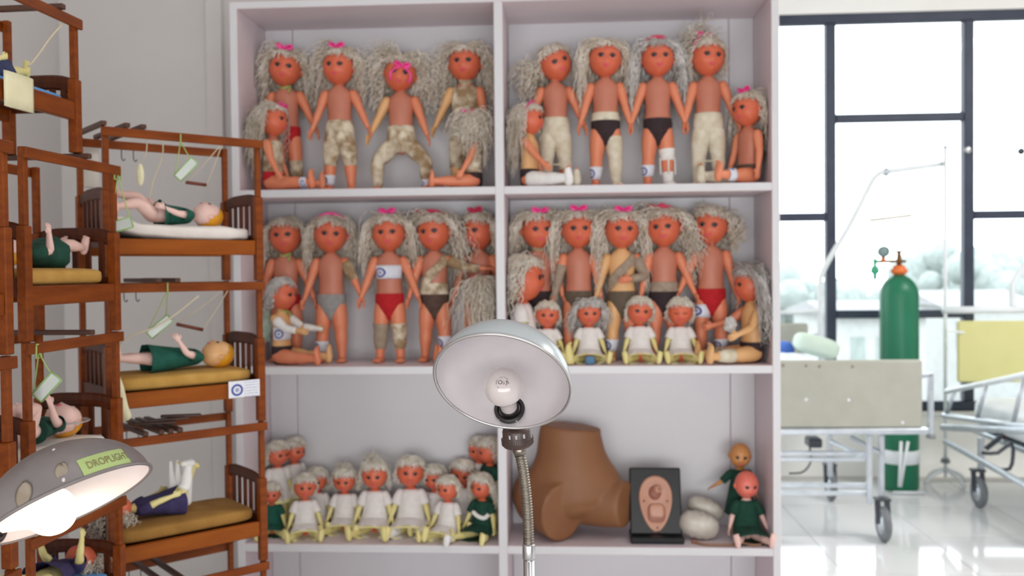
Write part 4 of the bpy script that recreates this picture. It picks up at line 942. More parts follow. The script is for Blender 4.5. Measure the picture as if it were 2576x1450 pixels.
def mattress(label, base, rz, L, W, m, hgt=.040, fn=None, g=None):
    mb = MB(); pillow(mb, (0, 0, 0), (L - .024, W - .022, hgt), .22, nu=48, nv=20, fn=fn, ez=.42); o = mb.build('mattress', m, None); M_ = frame_at(base, rz)
    o.location = M_ @ Vector((L / 2, W / 2, .1045 + hgt / 2)); o.rotation_euler = (0, 0, rz)
    return tag(o, label, 'mattress', 'model bed mattresses')
def lie(base, rz, x, y, z, to_x=True, turn=0):        # doll lying on its back, head towards +x or -x of the bed
    if to_x: R = Matrix(((0, 0, 1), (-1, 0, 0), (0, -1, 0)))
    else: R = Matrix(((0, 0, -1), (1, 0, 0), (0, -1, 0)))
    R = R @ Matrix.Rotation(rad(turn), 3, 'Z')
    M_ = frame_at(base, rz) @ Matrix.Translation(Vector((x, y, z))) @ R.to_4x4(); return M_
GP = 'doll patients lying in the model beds'
CAPY = (hair_y, .16)
# right-hand stack
a0, a1 = G(270, 2.20), G(651, 2.45); da = a1 - a0; LA = da.length; RA = math.atan2(da.y, da.x); WA = .215
zA1 = PD(651, 706, 2.45).z; PER = .377
BA = [Vector((a0.x, a0.y, zA1 - k * PER)) for k in range(4)]
nm = ['top', 'second', 'third', 'lowest']
lab = ['wooden model bed with traction frame, top of the right-hand stack', 'wooden model bed second in the right-hand stack, white card on its rail', 'wooden model bed third in the right-hand stack under the curly-haired doll', 'wooden model bed at the bottom edge of the right-hand stack']
for k in range(4): bed(lab[k], BA[k], RA, LA, WA, cross=((-.02, 0), (.12, 0), (.22, 0)) if k == 0 else ((.30, 0), (.42, 0)) if k != 2 else ((.2, 0), (.3, 0), (.36, 0), (.42, 0)))
def bunch(V):
    t = np.clip((-V[:, 0] - .06) / .13, 0, 1); V[:, 2] += .030 * t ** 1.5; V[:, 2] *= 1 + .12 * np.sin(V[:, 0] * 75); return V
mattress('white quilted mattress bunched up at the foot on the top right bed', BA[0], RA, LA, WA, quilt_m, .040, bunch)
mattress('mustard foam mattress on the second bed of the right-hand stack', BA[1], RA, LA, WA, mustard_m, .040)
mattress('olive-brown foam mattress under the curly-haired doll', BA[2], RA, LA, WA, olivef_m, .040)
mattress('blue mattress on the lowest bed of the right-hand stack', BA[3], RA, LA, WA, bluef_m, .030)
MT = .1465
doll('yellow-haired doll in green gown with raised legs on the white quilted mattress', GP, (0, 0, 0), s=.60, lie=True, head=(0, -4, 0), arms=((14, 14, 6, 34), (22, 4, -4, 22)), legs=((10, 60, 6, 8), (12, 32, 4, -12)), cap=CAPY, face=pale_m, limb=pale_m, torso=pale_m, closed=True, headk=1.06, matrix=lie(BA[0], RA, .022, .085, MT + .026, True), wear=(('gown', .13, .3, False, 'green_gown'), ('arm', 0, .05, .4, WH)))
doll('yellow-haired doll in teal gown lying flat, arm across chest, on mustard mattress', GP, (0, 0, 0), s=.62, lie=True, head=(0, 6, 0), arms=((12, 10, 8, 12), (16, 20, -6, 60)), legs=((4, 4, 2, 6), (4, 6, 2, 4)), cap=CAPY, face=tan_m, limb=pale_m, torso=pale_m, headk=1.12, matrix=lie(BA[1], RA, .035, .09, MT + .030, True), wear=(('gown', .22, .3, False, 'green_gown'), ('arm', 0, .05, .5, WH)))
doll('curly silver-haired doll in dark purple gown lying on the olive mattress', GP, (0, 0, 0), s=.60, lie=True, head=(0, -10, 0), arms=((20, 26, 10, 16), (20, 10, 14, 20)), legs=((10, 62, 6, 84), (10, 40, 6, 60)), limb=yel_m, torso=yel_m, matrix=lie(BA[2], RA, .300, .10, MT + .028, False), hair=dict(length=.12, vol=.8, n=120, curl=.008, lr=.004, grav=(0, .9, .2), hang=False), wear=(('gown', .19, .3, False, 'dark_purple_gown'), ('leg', 0, .4, 1.2, WH)))
# left-hand stack
b0, b1 = G(62, 1.76), G(287, 2.08); db = b1 - b0; LB = db.length; RB = math.atan2(db.y, db.x); WB_ = .185
zB1 = PD(287, 832, 2.08).z
BB = [Vector((b0.x, b0.y, z)) for z in (zB1, zB1 - PER, zB1 - PER - .304)]
labb = ['wooden model bed holding a green-gowned doll, upper bed of the left-hand stack', 'wooden model bed holding the doll with a halo ring, left-hand stack', 'wooden model bed in the left-hand stack behind the lit lamp', 'wooden model bed at the foot of the left-hand stack below the lit lamp']
for k in range(3): bed(labb[k], BB[k], RB, LB, WB_, cross=((.62, 0),), wl=wood_m, **(dict(beam_h=.302, end_h=.19) if k == 2 else {}))
mattress('mustard foam mattress on the upper bed of the left-hand stack', BB[0], RB, LB, WB_, mustard_m, .038)
mattress('white padded mattress under the doll with a halo ring', BB[1], RB, LB, WB_, quilt_m, .042)
mattress('blue mattress under the purple-gowned doll behind the lit lamp', BB[2], RB, LB, WB_, bluef_m, .030)
doll('yellow-haired doll in dark green gown with one arm raised on the upper left bed', GP, (0, 0, 0), s=.60, lie=True, head=(0, -4, 0), arms=((16, 8, 6, 104), (12, 14, 6, 22)), legs=((6, 24, 4, -6), (6, 16, 4, 0)), cap=CAPY, face=pale_m, limb=pale_m, torso=pale_m, matrix=lie(BB[0], RB, .318, .085, MT + .026, False), wear=(('gown', .17, .3, False, 'dark_green_gown'),))
hd = doll('doll in grey-green cape wearing a halo ring on the white mattress', GP, (0, 0, 0), s=.62, lie=True, head=(0, -8, 0), arms=((22, 22, 10, 60), (16, 30, 6, 60)), legs=((16, 112, 8, -20), (16, 100, 6, -10)), cap=CAPY, face=pale_m, limb=pale_m, torso=pale_m, headk=1.1, matrix=lie(BB[1], RB, -.020, .085, MT + .034, True), wear=(('gown', .10, .3, False, 'dark_green_gown'),))
Mh = hd.matrix_basis.copy()
mb = MB(); pts = [(.082 * math.cos(t), -.005 * 0, .438 + .082 * math.sin(t)) for t in np.linspace(0, 2 * math.pi, 33)]
V, F = loft(pts, [(.003, .007)] * 33, 8, hint=(0, 1, 0)); mb.add(V, F); o = mb.build('halo_ring', mat('clear_grey_ring', (176, 170, 168), .2, spec=.8), hd)
for t in (45, 135, 225, 315):
    mb = MB(); c, s_ = math.cos(rad(t)), math.sin(rad(t)); tube(mb, [(.082 * c, 0, .438 + .082 * s_), (.057 * c, 0, .438 + .064 * s_)], .002, 6); mb.build('halo_pin', chrome_m, hd)
doll('doll in purple gown with a yellow arm up, low behind the lit lamp', GP, (0, 0, 0), s=.60, lie=True, head=(0, -4, 0), arms=((18, 60, 10, 80), (18, 66, 12, 84)), legs=((8, 10, 4, 10), (8, 10, 4, 10)), limb=yel_m, torso=yel_m, matrix=lie(BB[2], RB, .05, .085, MT + .012, True), hair=dict(length=.08, vol=.6, n=100, curl=.007, lr=.0036, grav=(0, .9, .2), hang=False), wear=(('gown', .16, .3, False, 'dark_purple_gown'),))
# shorter bed on top of the left-hand stack
zt0 = zB1 + PER + .010
t0 = G(196, 1.95) - (db.normalized() * LB); B0 = Vector((t0.x, t0.y, zt0)); W0 = .15
bed('short wooden model bed with blue mattress on top of the left-hand stack', B0, RB, LB, W0, beam_h=.285, end_h=.155, cross=((.80, 0), (.5, 0)), wl=wood_m)
mattress('thin blue mattress on the short bed at top left', B0, RB, LB, W0, bluef_m, .016)
doll('doll in navy gown with pale yellow arm lying on the short bed at top left', GP, (0, 0, 0), s=.50, lie=True, arms=((16, 16, 10, 24), (16, 12, 6, -14)), legs=((6, 10, 4, 10), (6, 10, 4, 10)), limb=yel_m, torso=yel_m, cap=CAPY, matrix=lie(B0, RB, .250, .075, MT - .006, False), wear=(('gown', .2, .3, False, 'navy_fabric'),))
M0 = frame_at(B0, RB)
mb = MB(); V, F = loft([M0 @ Vector((LB * .36, -.014, z)) for z in (.122, .10, .08, .056)], [(.045, .0045)] * 4, 10, ('flat', 'flat'), hint=tuple(db.normalized())); mb.add(V, F); o = mb.build('folded_cloth', cream_m, None); tag(o, 'cream folded cloth hanging over the rail of the short top left bed', 'cloth')
# third stack, cut by the left edge of the frame
c1_ = G(10, 1.60); dc = db.normalized(); LC = LB; zC2 = PD(14, 896, 1.60).z - .375
BCs = [Vector((c1_.x - dc.x * LC, c1_.y - dc.y * LC, zC2 + PER)), Vector((c1_.x - dc.x * LC, c1_.y - dc.y * LC, zC2)), Vector((c1_.x - dc.x * LC, c1_.y - dc.y * LC, zC2 - PER))]
for k, lb in enumerate(('wooden model bed post cut by the left edge of the photo, upper one', 'wooden model bed with white mattress cut by the left edge of the photo', 'lowest wooden model bed post at the bottom left corner of the photo')): bed(lb, BCs[k], RB, LC, WB_, cross=((.7, 0),), wl=wood_m)
mattress('white mattress of the bed cut by the left edge', BCs[1], RB, LC, WB_, quilt_m, .042)
def bench(label, base, rz, L, W):
    t = thing('bench', label, 'bench', (base.x, base.y, 0), rz); h = base.z - .001
    mb = MB(); cbox(mb, (L / 2, W / 2, h - .012), (L + .1, W + .06, .024), .002); mb.build('bench_top', shelf_m, t, False)
    for x in (0, L):
        for y in (0, W): mb = MB(); cbox(mb, (x, y, (h - .024) / 2), (.03, .03, h - .024), .002); mb.build('leg', shelf_m, t, False)
bench('low white bench under the right-hand bed stack, below the picture', BA[3], RA, LA, WA)
bench('low white bench under the left-hand bed stack, below the picture', BB[2], RB, LB, WB_)
bench('low white bench under the bed stack at the left edge', BCs[2], RB, LC, WB_)
# traction gear and tags
def cordy(pts, r=.0016, m=None, k=3, nm='cord'):
    mb = MB(); tube(mb, pts, r, 6, k); return mb, m or cord_m
def trapeze(label, base, rz, x0, x1, y, zt_, zb0, zb1, dx, g='small trapeze bars'):
    M_ = frame_at(base, rz); t = thing('trapeze', label, 'trapeze', M_ @ Vector((x0, y, zb0)), rz, g)
    p0 = Vector((0, 0, 0)); p1 = Vector((x1 - x0, 0, zb1 - zb0)); mb = MB(); tube(mb, [p0, p1], .0048, 10); mb.build('bar', mat('reddish_wood', (112, 52, 34), .5), t)
    for p, xx in ((p0, dx), (p1, dx)):
        mb = MB(); q = Vector((dx - x0, -.004, zt_ - zb0)); tube(mb, [p, (p + q) / 2 + Vector((0, 0, -.004)), q], .0014, 6, 3); mb.build('cord', cord_m, t)
trapeze('small wooden trapeze on cords over the top right bed', BA[0], RA, LA * .60, LA * .74, .10, .375, .262, .258, LA * .86)
trapeze('small red-brown trapeze on cords over the second right-hand bed', BA[1], RA, LA * .52, LA * .70, .10, .375, .264, .246, LA * .92)
def tagged(label, p, c, w_, h_, yaw, roll):
    t = thing('bed_tag', label, 'tag', c, yaw, 'lime-edged paper tags')
    R = Matrix.Rotation(rad(roll), 3, 'Y'); Rn = np.array(R)
    mb = MB(); cbox(mb, (0, 0, 0), (w_, .002, h_), .0004, Rn); mb.build('card', tag_m, t, False)
    mb = MB()
    for a, b in (((-w_ / 2, -h_ / 2), (w_ / 2, -h_ / 2)), ((w_ / 2, -h_ / 2), (w_ / 2, h_ / 2)), ((w_ / 2, h_ / 2), (-w_ / 2, h_ / 2)), ((-w_ / 2, h_ / 2), (-w_ / 2, -h_ / 2))):
        tube(mb, [Rn @ np.array((a[0], 0, a[1])), Rn @ np.array((b[0], 0, b[1]))], .0021, 6)
    mb.build('edging', tagedge_m, t)
    q = Matrix.Rotation(-yaw, 3, 'Z') @ (Vector(p) - Vector(c))
    for sx in (-1, 1): mb = MB(); e = Rn @ np.array((sx * w_ * .45, 0, h_ / 2)); tube(mb, [e, (np.array(q) + e) / 2 + (0, 0, -.003), np.array(q)], .0013, 6, 3); mb.build('cord', gcord_m, t)
    mb = MB(); cq = np.array(q); tube(mb, [cq + (0, -.012, .012), cq + (0, -.014, -.012), cq + (0, .012, -.012), cq + (0, .012, .014), cq + (0, -.012, .014)], .0018, 6); mb.build('loop', gcord_m, t)
MA0 = frame_at(BA[0], RA); MA1 = frame_at(BA[1], RA)
tagged('lime-edged paper tag hanging slanted under the top right traction frame', MA0 @ Vector((LA * .46, -.012, .355)), MA0 @ Vector((LA * .50, -.005, .285)), .062, .022, RA - rad(20), -48)
tagged('pale tag hanging slanted over the second right-hand bed', MA1 @ Vector((LA * .36, -.012, .36)), MA1 @ Vector((LA * .37, .06, .262)), .066, .022, RA - rad(20), -40)
MB0 = frame_at(BB[0], RB); MB1 = frame_at(BB[1], RB)
tagged('white tag on lime cords at the right end of the upper left traction frame', MB0 @ Vector((LB * 1.0, -.013, .355)), MB0 @ Vector((LB * 1.0, -.020, .240)), .052, .024, rad(-5), -14)
tagged('lime-edged tag hanging from the near end of the left-hand halo bed frame', MB1 @ Vector((LB * .06, -.013, .356)), MB1 @ Vector((LB * .10, -.02, .285)), .056, .024, rad(10), -48)
# loose cords, boot-shaped sling and pulley
def cord(label, pts, r=.0016, g='loose traction cords'):
    mb = MB(); tube(mb, [Vector(p) for p in pts], r, 6, 4); o = mb.build('traction_cord', cord_m, None); tag(o, label, 'cord', g); return o
cord('thin cord hanging over the knees of the top right doll', [MA0 @ Vector(p) for p in ((LA * .27, .02, .372), (LA * .27, .02, .33), (LA * .25, .03, .30))])
cord('thin cord hanging straight beside the pulley over the top right bed', [MA0 @ Vector(p) for p in ((LA * .38, .03, .372), (LA * .38, .03, .32), (LA * .33, .04, .26), (LA * .31, .05, .215))])
mb = MB(); ellip(mb, MA0 @ Vector((LA * .235, .03, .268)), (.010, .007, .028), nu=12, nv=10); o = mb.build('sling_pad', cream_m, None); tag(o, 'small cream sling pad hanging on a cord over the top right bed', 'pad')
cord('pale twisted strap running slantwise over the second right-hand bed', [MA1 @ Vector(p) for p in ((LA * .56, -.014, .340), (LA * .40, .0, .29), (LA * .28, .01, .262), (LA * .12, .03, .235), (LA * .02, .06, .16))], .0022)
cord('thin cord hanging from the upper beam of the short top left bed', [M0 @ Vector(p) for p in ((LB * .88, -.012, .275), (LB * .80, .01, .23), (LB * .72, .02, .19), (LB * .66, .03, .16))], .002)
mb = MB()
for k, (x0, x1) in enumerate(((-.03, -.022), (-.012, -.006), (.006, .004), (.024, .014))):
    V, F = loft(cr([(x0, 0, .115), (x0 * .9, .002, .07), (x1, 0, .03), (x1 * .6, 0, .0)], 4), cr([(.004, .002), (.008, .003), (.012, .005), (.016, .010)], 4), 8); mb.add(V, F)
MA2 = frame_at(BA[2], RA); o = mb.build('foot_sling', white_m, None); o.location = MA2 @ Vector((LA * .56, .12, MT + .015)); o.rotation_euler = (0, 0, RA); tag(o, 'white cloth sling with straps standing on the olive mattress', 'sling')
mb = MB(); V, F = loft([(0, 0, 0), (.004, 0, -.03), (.010, 0, -.075), (.016, .004, -.10)], [(.004, .006), (.010, .010), (.013, .013), (.014, .011)], 12); mb.add(V, F); o = mb.build('weight_bag', cream_m, None); o.location = MA1 @ Vector((.012, -.024, .155)); tag(o, 'pale sand weight bag hanging at the foot of the second right-hand bed', 'weight bag')
for k, (f, aa, lb) in enumerate(((.33, 25, 'dark wooden splint stick lying leftmost across the third traction frame'), (.42, 12, 'dark wooden splint stick lying in the middle of the third traction frame'), (.50, 30, 'dark wooden splint stick lying rightmost on the third traction frame'))):
    mb = MB(); c = MA2 @ Vector((LA * f, .06, .375 + .018 + .006 * k)); d = Matrix.Rotation(RA - rad(aa), 3, 'Z') @ Vector((.05, 0, 0)); bar(mb, c - d, c + d, .012, .007); o = mb.build('splint_stick', wood_b, None, False); tag(o, lb, 'stick', 'splint sticks')
# printed card on the second right-hand rail
c0 = MA1 @ Vector((LA * .755, -.0135, .070)); d = da.normalized(); zv = Vector((0, 0, 1)); wq, hq_ = .086, .044
g = np.array([[np.array(c0 + d * wq * u + zv * hq_ * (1 - v)) for u in np.linspace(0, 1, 4)] for v in np.linspace(0, 1, 3)])
o = uvgrid('printed_card', g, label_m, None, False); tag(o, 'white printed card with a round blue seal on the second right-hand rail', 'card')

# ------------------------------------------------------------------ two gooseneck examination lamps
def lamp(label, depth, cpx, Rpx, axis, sdir, lit, h=.85):
    C = PD(cpx[0], cpx[1], depth); R = Rpx * depth / FPX
    a = CV(*axis).normalized(); s = CV(*sdir); s = (s - a * s.dot(a)).normalized(); t = (-a).cross(s)
    M_ = Matrix((( s.x, t.x, -a.x, C.x), (s.y, t.y, -a.y, C.y), (s.z, t.z, -a.z, C.z), (0, 0, 0, 1)))
    root = thing('examination_lamp', label, 'lamp', (C.x, C.y, 0)); off = Vector((-C.x, -C.y, 0))
    Mo = Matrix.Translation(off) @ M_                  # lamp head frame inside the root's frame: x to the socket, z to the apex
    def put(mb, name, m, smooth=True, parent=None): return mb.build(name, m, parent or root, smooth)
    ths = np.linspace(0, math.pi / 2, 22)
    mb = MB(); lathe_open(mb, [(R * math.cos(q), R * h * math.sin(q)) for q in ths[:-1]] + [(.0004, R * h)], 72, Mo)
    sh = put(mb, 'shade', old_out if lit else alu_out)
    mb = MB(); Ri = R - .0022; lathe_open(mb, [(Ri * math.cos(q), Ri * h * math.sin(q)) for q in ths[:-1]] + [(.0004, Ri * h)], 72, Mo); put(mb, 'shade_lining', alu_in, True, sh)
    mb = MB(); pts = [Mo @ Vector((R * 1.004 * math.cos(q), R * 1.004 * math.sin(q), 0)) for q in np.linspace(0, 2 * math.pi, 97)]
    V, F = loft(pts, np.full(97, .0024), 8, ('open', 'open'), hint=tuple(-a)); mb.add(V, F); put(mb, 'rim', alu_rim if not lit else old_out)
    if lit:
        for q in (66, 70, 74):
            mb = MB(); lathe_open(mb, [(R * math.cos(rad(q + e)) * k, R * h * math.sin(rad(q + e)) * k) for e, k in ((0, 1.0), (.8, 1.008), (1.6, 1.0))], 72, Mo); put(mb, 'stepped_ridge', old_out, True, sh)
    # socket through the side of the shade
    ph = rad(19); S = Vector((R * math.cos(ph), 0, R * h * math.sin(ph))); b = Vector((-.93, .02, -.20)).normalized() if not lit else Vector((-.93, 0, -.28)).normalized()
    fm = frame(b, (0, 1, 0)); F4 = Matrix(((fm[0][1], fm[0][2], fm[0][0], S.x), (fm[1][1], fm[1][2], fm[1][0], S.y), (fm[2][1], fm[2][2], fm[2][0], S.z), (0, 0, 0, 1))); Fo = Mo @ F4
    k = R / .10
    mb = MB(); lathe(mb, [(.021 * k, -.006 * k), (.0235 * k, -.004 * k), (.0235 * k, .008 * k), (.021 * k, .010 * k), (.017 * k, .009 * k), (.016 * k, -.004 * k)], 32, Fo); put(mb, 'socket_ring', blackp_m)
    mb = MB(); lathe(mb, [(.0145 * k, -.004 * k), (.0150 * k, .012 * k), (.0158 * k, .014 * k)], 28, Fo); put(mb, 'socket', blackp_m)
    mb = MB(); pr = [(.0125, .006), (.0132, .020), (.0142, .032), (.0160, .041), (.0200, .047), (.0250, .053), (.0282, .061), (.0290, .069), (.0272, .079), (.0220, .088), (.0140, .0935), (.006, .0955), (.0002, .0958)]
    q = cr([(x * k, (z * 1.0 + .006 * min(z / .05, 1)) * k, 0) for x, z in pr], 3); lathe(mb, [(max(x, 1e-4), z) for x, z, _ in q], 40, Fo); bl = put(mb, 'bulb', lit_m if lit else bulb_m)
    for sy in (-1, 1):
        mb = MB(); ps = Vector((Ri * .985 * math.cos(ph * .35) , sy * .0125 * k, Ri * h * math.sin(ph * .35)));  pp = ps + Vector((-.003, 0, 0)); ellip(mb, Mo @ pp, (.0027 * k,) * 3, nu=12, nv=8); put(mb, 'rivet', chrome_m)
    # collar and neck outside
    out = -b; Cq = S + out * .012 * k
    fo = Mo.to_3x3(); od = (fo @ out).normalized(); cp = Mo @ Cq
    if not lit:
        dz = depth + .118; e1 = PD(1301, 1101, depth + .108) + off; neck0 = PD(1303, 1124, dz) + off
        od = (PD(1304, 1132, dz) - PD(1299, 1084, dz - .006)).normalized()
        mb = MB(); fm = frame(od, (0, 1, 0)); D4 = Matrix(((fm[0][1], fm[0][2], fm[0][0], e1.x), (fm[1][1], fm[1][2], fm[1][0], e1.y), (fm[2][1], fm[2][2], fm[2][0], e1.z), (0, 0, 0, 1)))
        lathe(mb, [(.0002, -.020), (.019, -.020), (.0225, -.012), (.0228, -.002), (.0245, .000), (.0245, .010), (.0225, .013), (.0115, .017)], 60, D4); put(mb, 'collar', brownp_m)
        mb = MB()
        for j in range(44):
            an = j * 2 * math.pi / 44; cbox(mb, D4 @ Vector((.0246 * math.cos(an), .0246 * math.sin(an), .005)), (.0016, .0016, .0095), .0003, np.array(D4.to_3x3() @ Matrix.Rotation(an, 3, 'Z')))
        o = put(mb, 'knurling', brownp_m, False); o['kind'] = 'stuff'
        mb = MB()
        for x in (-.012, 0, .010): cbox(mb, D4 @ Vector((x, -.0215 if abs(x) < .005 else -.0195, -.008)), (.004, .003, .008), .0008, np.array(D4.to_3x3()))
        put(mb, 'switch_contacts', chrome_m, False).__setitem__('kind', 'stuff')
        mb = MB(); cl = [PD(1303, 1118, dz), PD(1306, 1132, dz), PD(1309, 1146, dz)]; V, F = loft([c + off for c in cl], [.0082, .0108, .0094], 20, ('flat', 'flat')); mb.add(V, F); put(mb, 'neck_ferrule', dull_m)
        ctl = [(1308, 1142), (1317, 1190), (1324, 1250), (1328, 1310), (1330, 1372)]
        path = cr([PD(x, y, dz) + off for x, y in ctl], 40); end = [(1330, 1368), (1331, 1412)]
    else:
        S0 = cp; path = cr([S0, S0 + od * .03, S0 + od * .07 + Vector((0, 0, -.03)), S0 + od * .09 + Vector((0, 0, -.10)), S0 + od * .09 + Vector((0, 0, -.30))], 40)
        mb = MB(); V, F = loft([S0 - od * .004, S0 + od * .012, S0 + od * .024], [.022, .0235, .012], 32, ('flat', 'flat')); mb.add(V, F); put(mb, 'collar', brownp_m)
    n = len(path); rr = .0082 + .0009 * np.sin(np.arange(n) * math.pi / 2)
    s_ = np.r_[0, np.cumsum(np.linalg.norm(np.diff(path, axis=0), axis=1))]; N = int(s_[-1] / .00105); qs = np.linspace(0, s_[-1], N); pth = np.stack([np.interp(qs, s_, path[:, i]) for i in range(3)], 1)
    rr = .0084 + .0008 * np.cos(np.arange(N) * 2 * math.pi / 4)
    mb = MB(); V, F = loft(pth, rr, 20, ('flat', 'flat')); mb.add(V, F); put(mb, 'gooseneck', dull_m)
    e = Vector(path[-1]); mb = MB(); lathe(mb, [(.0094, 0), (.0100, -.002), (.0100, -.022), (.0094, -.025)], 28, Matrix.Translation(e + Vector((0, 0, .002)))); put(mb, 'ferrule', chrome_m)
    mb = MB(); lathe(mb, [(.0088, -.02), (.0088, -(e.z - .03))], 24, Matrix.Translation(e)); put(mb, 'pole', chrome_m)
    mb = MB(); lathe(mb, [(.13, 0), (.135, .006), (.13, .014), (.04, .03), (.016, .045), (.0002, .045)], 48, Matrix.Translation(Vector((e.x, e.y, 0.001)))); put(mb, 'base', dark_m)
    return root, M_, Mo, Fo, R, h, sh, bl, k
def on_shade(L, x, y):                                # photo direction -> shade latitude and longitude
    root, M_, Mo, Fo, R, h = L[:6]; Mi = M_.inverted(); o = Mi @ CAM; d = (Mi.to_3x3() @ ray(x, y))
    o = Vector((o.x, o.y, o.z / h)); d = Vector((d.x, d.y, d.z / h)); A = d.dot(d); B = 2 * o.dot(d); C = o.dot(o) - R * R; D = max(B * B - 4 * A * C, 0); t = (-B - math.sqrt(D)) / (2 * A); p = o + d * t
    return math.asin(max(-1, min(1, p.z / R))), math.atan2(p.y, p.x)
L1 = lamp('unlit silver-grey gooseneck lamp in front of the shelf divider', 1.33, (1263, 965), 174, (-.17, .67, .72), (.06, .74, -.62), False)
L2 = lamp('lit gooseneck lamp with worn grey shade and green sticker at lower left', 1.15, (176, 1268), 204, (.48, .84, .20), (-.866, .5, .12), True, .73)
BPROF = [(.0125, .006), (.0132, .020), (.0142, .032), (.0160, .041), (.0200, .047), (.0250, .053), (.0282, .061), (.0290, .069), (.0272, .079), (.0220, .088), (.0140, .0935), (.006, .0955), (.0002, .0958)]
_q = cr([(x, z, 0) for x, z in BPROF], 3); _t = np.degrees(np.arctan2(_q[:, 0], _q[:, 1] - .068)); _o = np.argsort(_t); BT, BR = _t[_o], np.hypot(_q[:, 0], _q[:, 1] - .068)[_o]
# printing on the opal bulb, wrapped on the glass
def bulb_text(L, s, size, u0, v0, rot, name='print'):
    root, M_, Mo, Fo, R, h, sh, bl, k = L
    V, F = text_mesh(s, size); c, sn = math.cos(rad(rot)), math.sin(rad(rot)); W = []
    cen = Fo @ Vector((0, 0, .074 * k)); rg = .0292 * k
    top = (Fo.to_3x3() @ Vector((0, 0, 1))).normalized(); pick = (CAM - (cen + Vector((root.location.x, root.location.y, 0)))).normalized()
    n = (pick * .78 + top * .62).normalized(); ex = (CX - n * CX.dot(n)).normalized(); ey = n.cross(ex)
    for x, y, z in V:
        u = x * c - y * sn + u0; v = x * sn + y * c + v0; q = (n + ex * (u / rg) + ey * (v / rg)).normalized()
        ax = q.dot(top); an_ = math.degrees(math.acos(max(-1, min(1, ax)))); W.append(tuple(cen + q * (float(np.interp(an_, BT, BR)) * k + .0004)))
    mb = MB().add(W, F); o = mb.build(name, print_m, bl, False); return o
# bulb printing
bulb_text(L1, '40', .0066, .0070, .0006, -66)
bulb_text(L1, 'W', .0030, .0052, -.0038, -66)
bulb_text(L1, '15', .0048, .0016, -.0004, -76); bulb_text(L1, 'O', .0090, -.0034, .0004, 0)
for i, chh in enumerate('PHILIPS'):
    an = rad(35 + i * 13); bulb_text(L1, chh, .0028, .0098 * math.cos(an), .0098 * math.sin(an), math.degrees(an) + 90)
for i, chh in enumerate('MADE IN'):
    if chh != ' ': an = rad(150 + i * 13); bulb_text(L1, chh, .0026, .0098 * math.cos(an), .0098 * math.sin(an), math.degrees(an) + 90)
# sticker with lettering on the lit lamp
rt, M2, Mo2, Fo2, R2, h2, sh2, bl2, k2 = L2
def shade_pt(la, lo, off): r_ = R2 + off; return Mo2 @ Vector((r_ * math.cos(la) * math.cos(lo), r_ * math.cos(la) * math.sin(lo), r_ * h2 * math.sin(la)))
pA = on_shade(L2, 200, 1175); pB = on_shade(L2, 322, 1152); 
la0, lo0 = pA; la1, lo1 = pB
if lo1 - lo0 > math.pi: lo1 -= 2 * math.pi
if lo0 - lo1 > math.pi: lo1 += 2 * math.pi
lam = (la0 + la1) / 2; hw = rad(9.5)
print('STICKER', [math.degrees(v) for v in (la0, lo0, la1, lo1)])
V = []; F = []; n1, n2 = 24, 6
for i in range(n2 + 1):
    for j in range(n1 + 1):
        f = j / n1; e = abs(2 * f - 1); sq = 1 - .06 * max(0, e - .94) / .06
        V.append(shade_pt(lam + hw * (2 * i / n2 - 1) * sq, lo0 + (lo1 - lo0) * f, .0007))
for i in range(n2):
    for j in range(n1): a = i * (n1 + 1) + j; F.append((a, a + 1, a + n1 + 2, a + n1 + 1))
stk = MB().add(V, F).build('sticker', sticker_m, sh2)
TV, TF = text_mesh('DROPLIGHT', 1.0); TV = np.array(TV); TV[:, 0] = (TV[:, 0] - TV[:, 0].min()) / np.ptp(TV[:, 0]); TV[:, 1] = TV[:, 1] / np.ptp(TV[:, 1])
W = [shade_pt(lam + hw * (y * .80), lo0 + (lo1 - lo0) * (.12 + x * 1.05 * .86), .0013) for x, y, z in TV]
MB().add(W, TF).build('lettering', ink_m, stk, False)
for x, y, r_ in ((60, 1245, .010), (155, 1185, .007), (160, 1208, .002), (135, 1132, .0018)):
    la, lo = on_shade(L2, x, y); p = shade_pt(la, lo, .0004); q = shade_pt(la, lo, .01); fm = frame(q - p, (0, 0, 1)); mb = MB(); Vs, Fs = sphere(11, 6); wb = 1 + (.16 * np.random.default_rng(int(x)).normal(size=11) if r_ > .004 else np.zeros(11)); Vs = Vs * np.resize(wb, len(Vs))[:, None] * (.0004, r_, r_ * 1.3); mb.add(Vs @ fm.T + np.array(p), Fs); mb.build('glue_stain' if r_ > .004 else 'paint_chip', stain_m if r_ > .004 else bulb_m, sh2)

# ------------------------------------------------------------------ ward side: two hospital beds, gas cylinder, stand
YB = 1.52
def PY(x, y, Y=YB): return np.array(P(x, y, Y))
def caster(root, c, rw, m=tyre_m, off=None, fork_z=.09):
    mb = MB(); c = np.array(c); V = []
    tr = [(rw * .62, -.016), (rw * .9, -.017), (rw, -.010), (rw, .010), (rw * .9, .017), (rw * .62, .016)]
    M_ = Matrix.Translation(Vector(c)) @ Matrix.Rotation(rad(90), 4, 'Y'); lathe(mb, tr, 28, M_); w_ = mb.build('wheel', m, root)
    mb = MB(); lathe(mb, [(.0002, -.018), (rw * .6, -.016), (rw * .6, .016), (.0002, .018)], 20, M_); mb.build('hub', silver_m, w_)
    mb = MB()
    for sx in (-1, 1): bar(mb, c + (sx * .024, 0, 0), c + (sx * .024, .02, rw + .035), .03, .005)
    cbox(mb, c + (0, .02, rw + .035), (.075, .06, .014), .003); mb.build('fork', dark_m, root, False)
def pipe(root, name, pts, r, m, k=1, n=10): mb = MB(); tube(mb, pts, r, n, k); return mb.build(name, m, root)
xR = PY(2318, 990)[0]; xL = xR - .92; zT, zBt = PY(2140, 906)[2], PY(2140, 1077)[2]
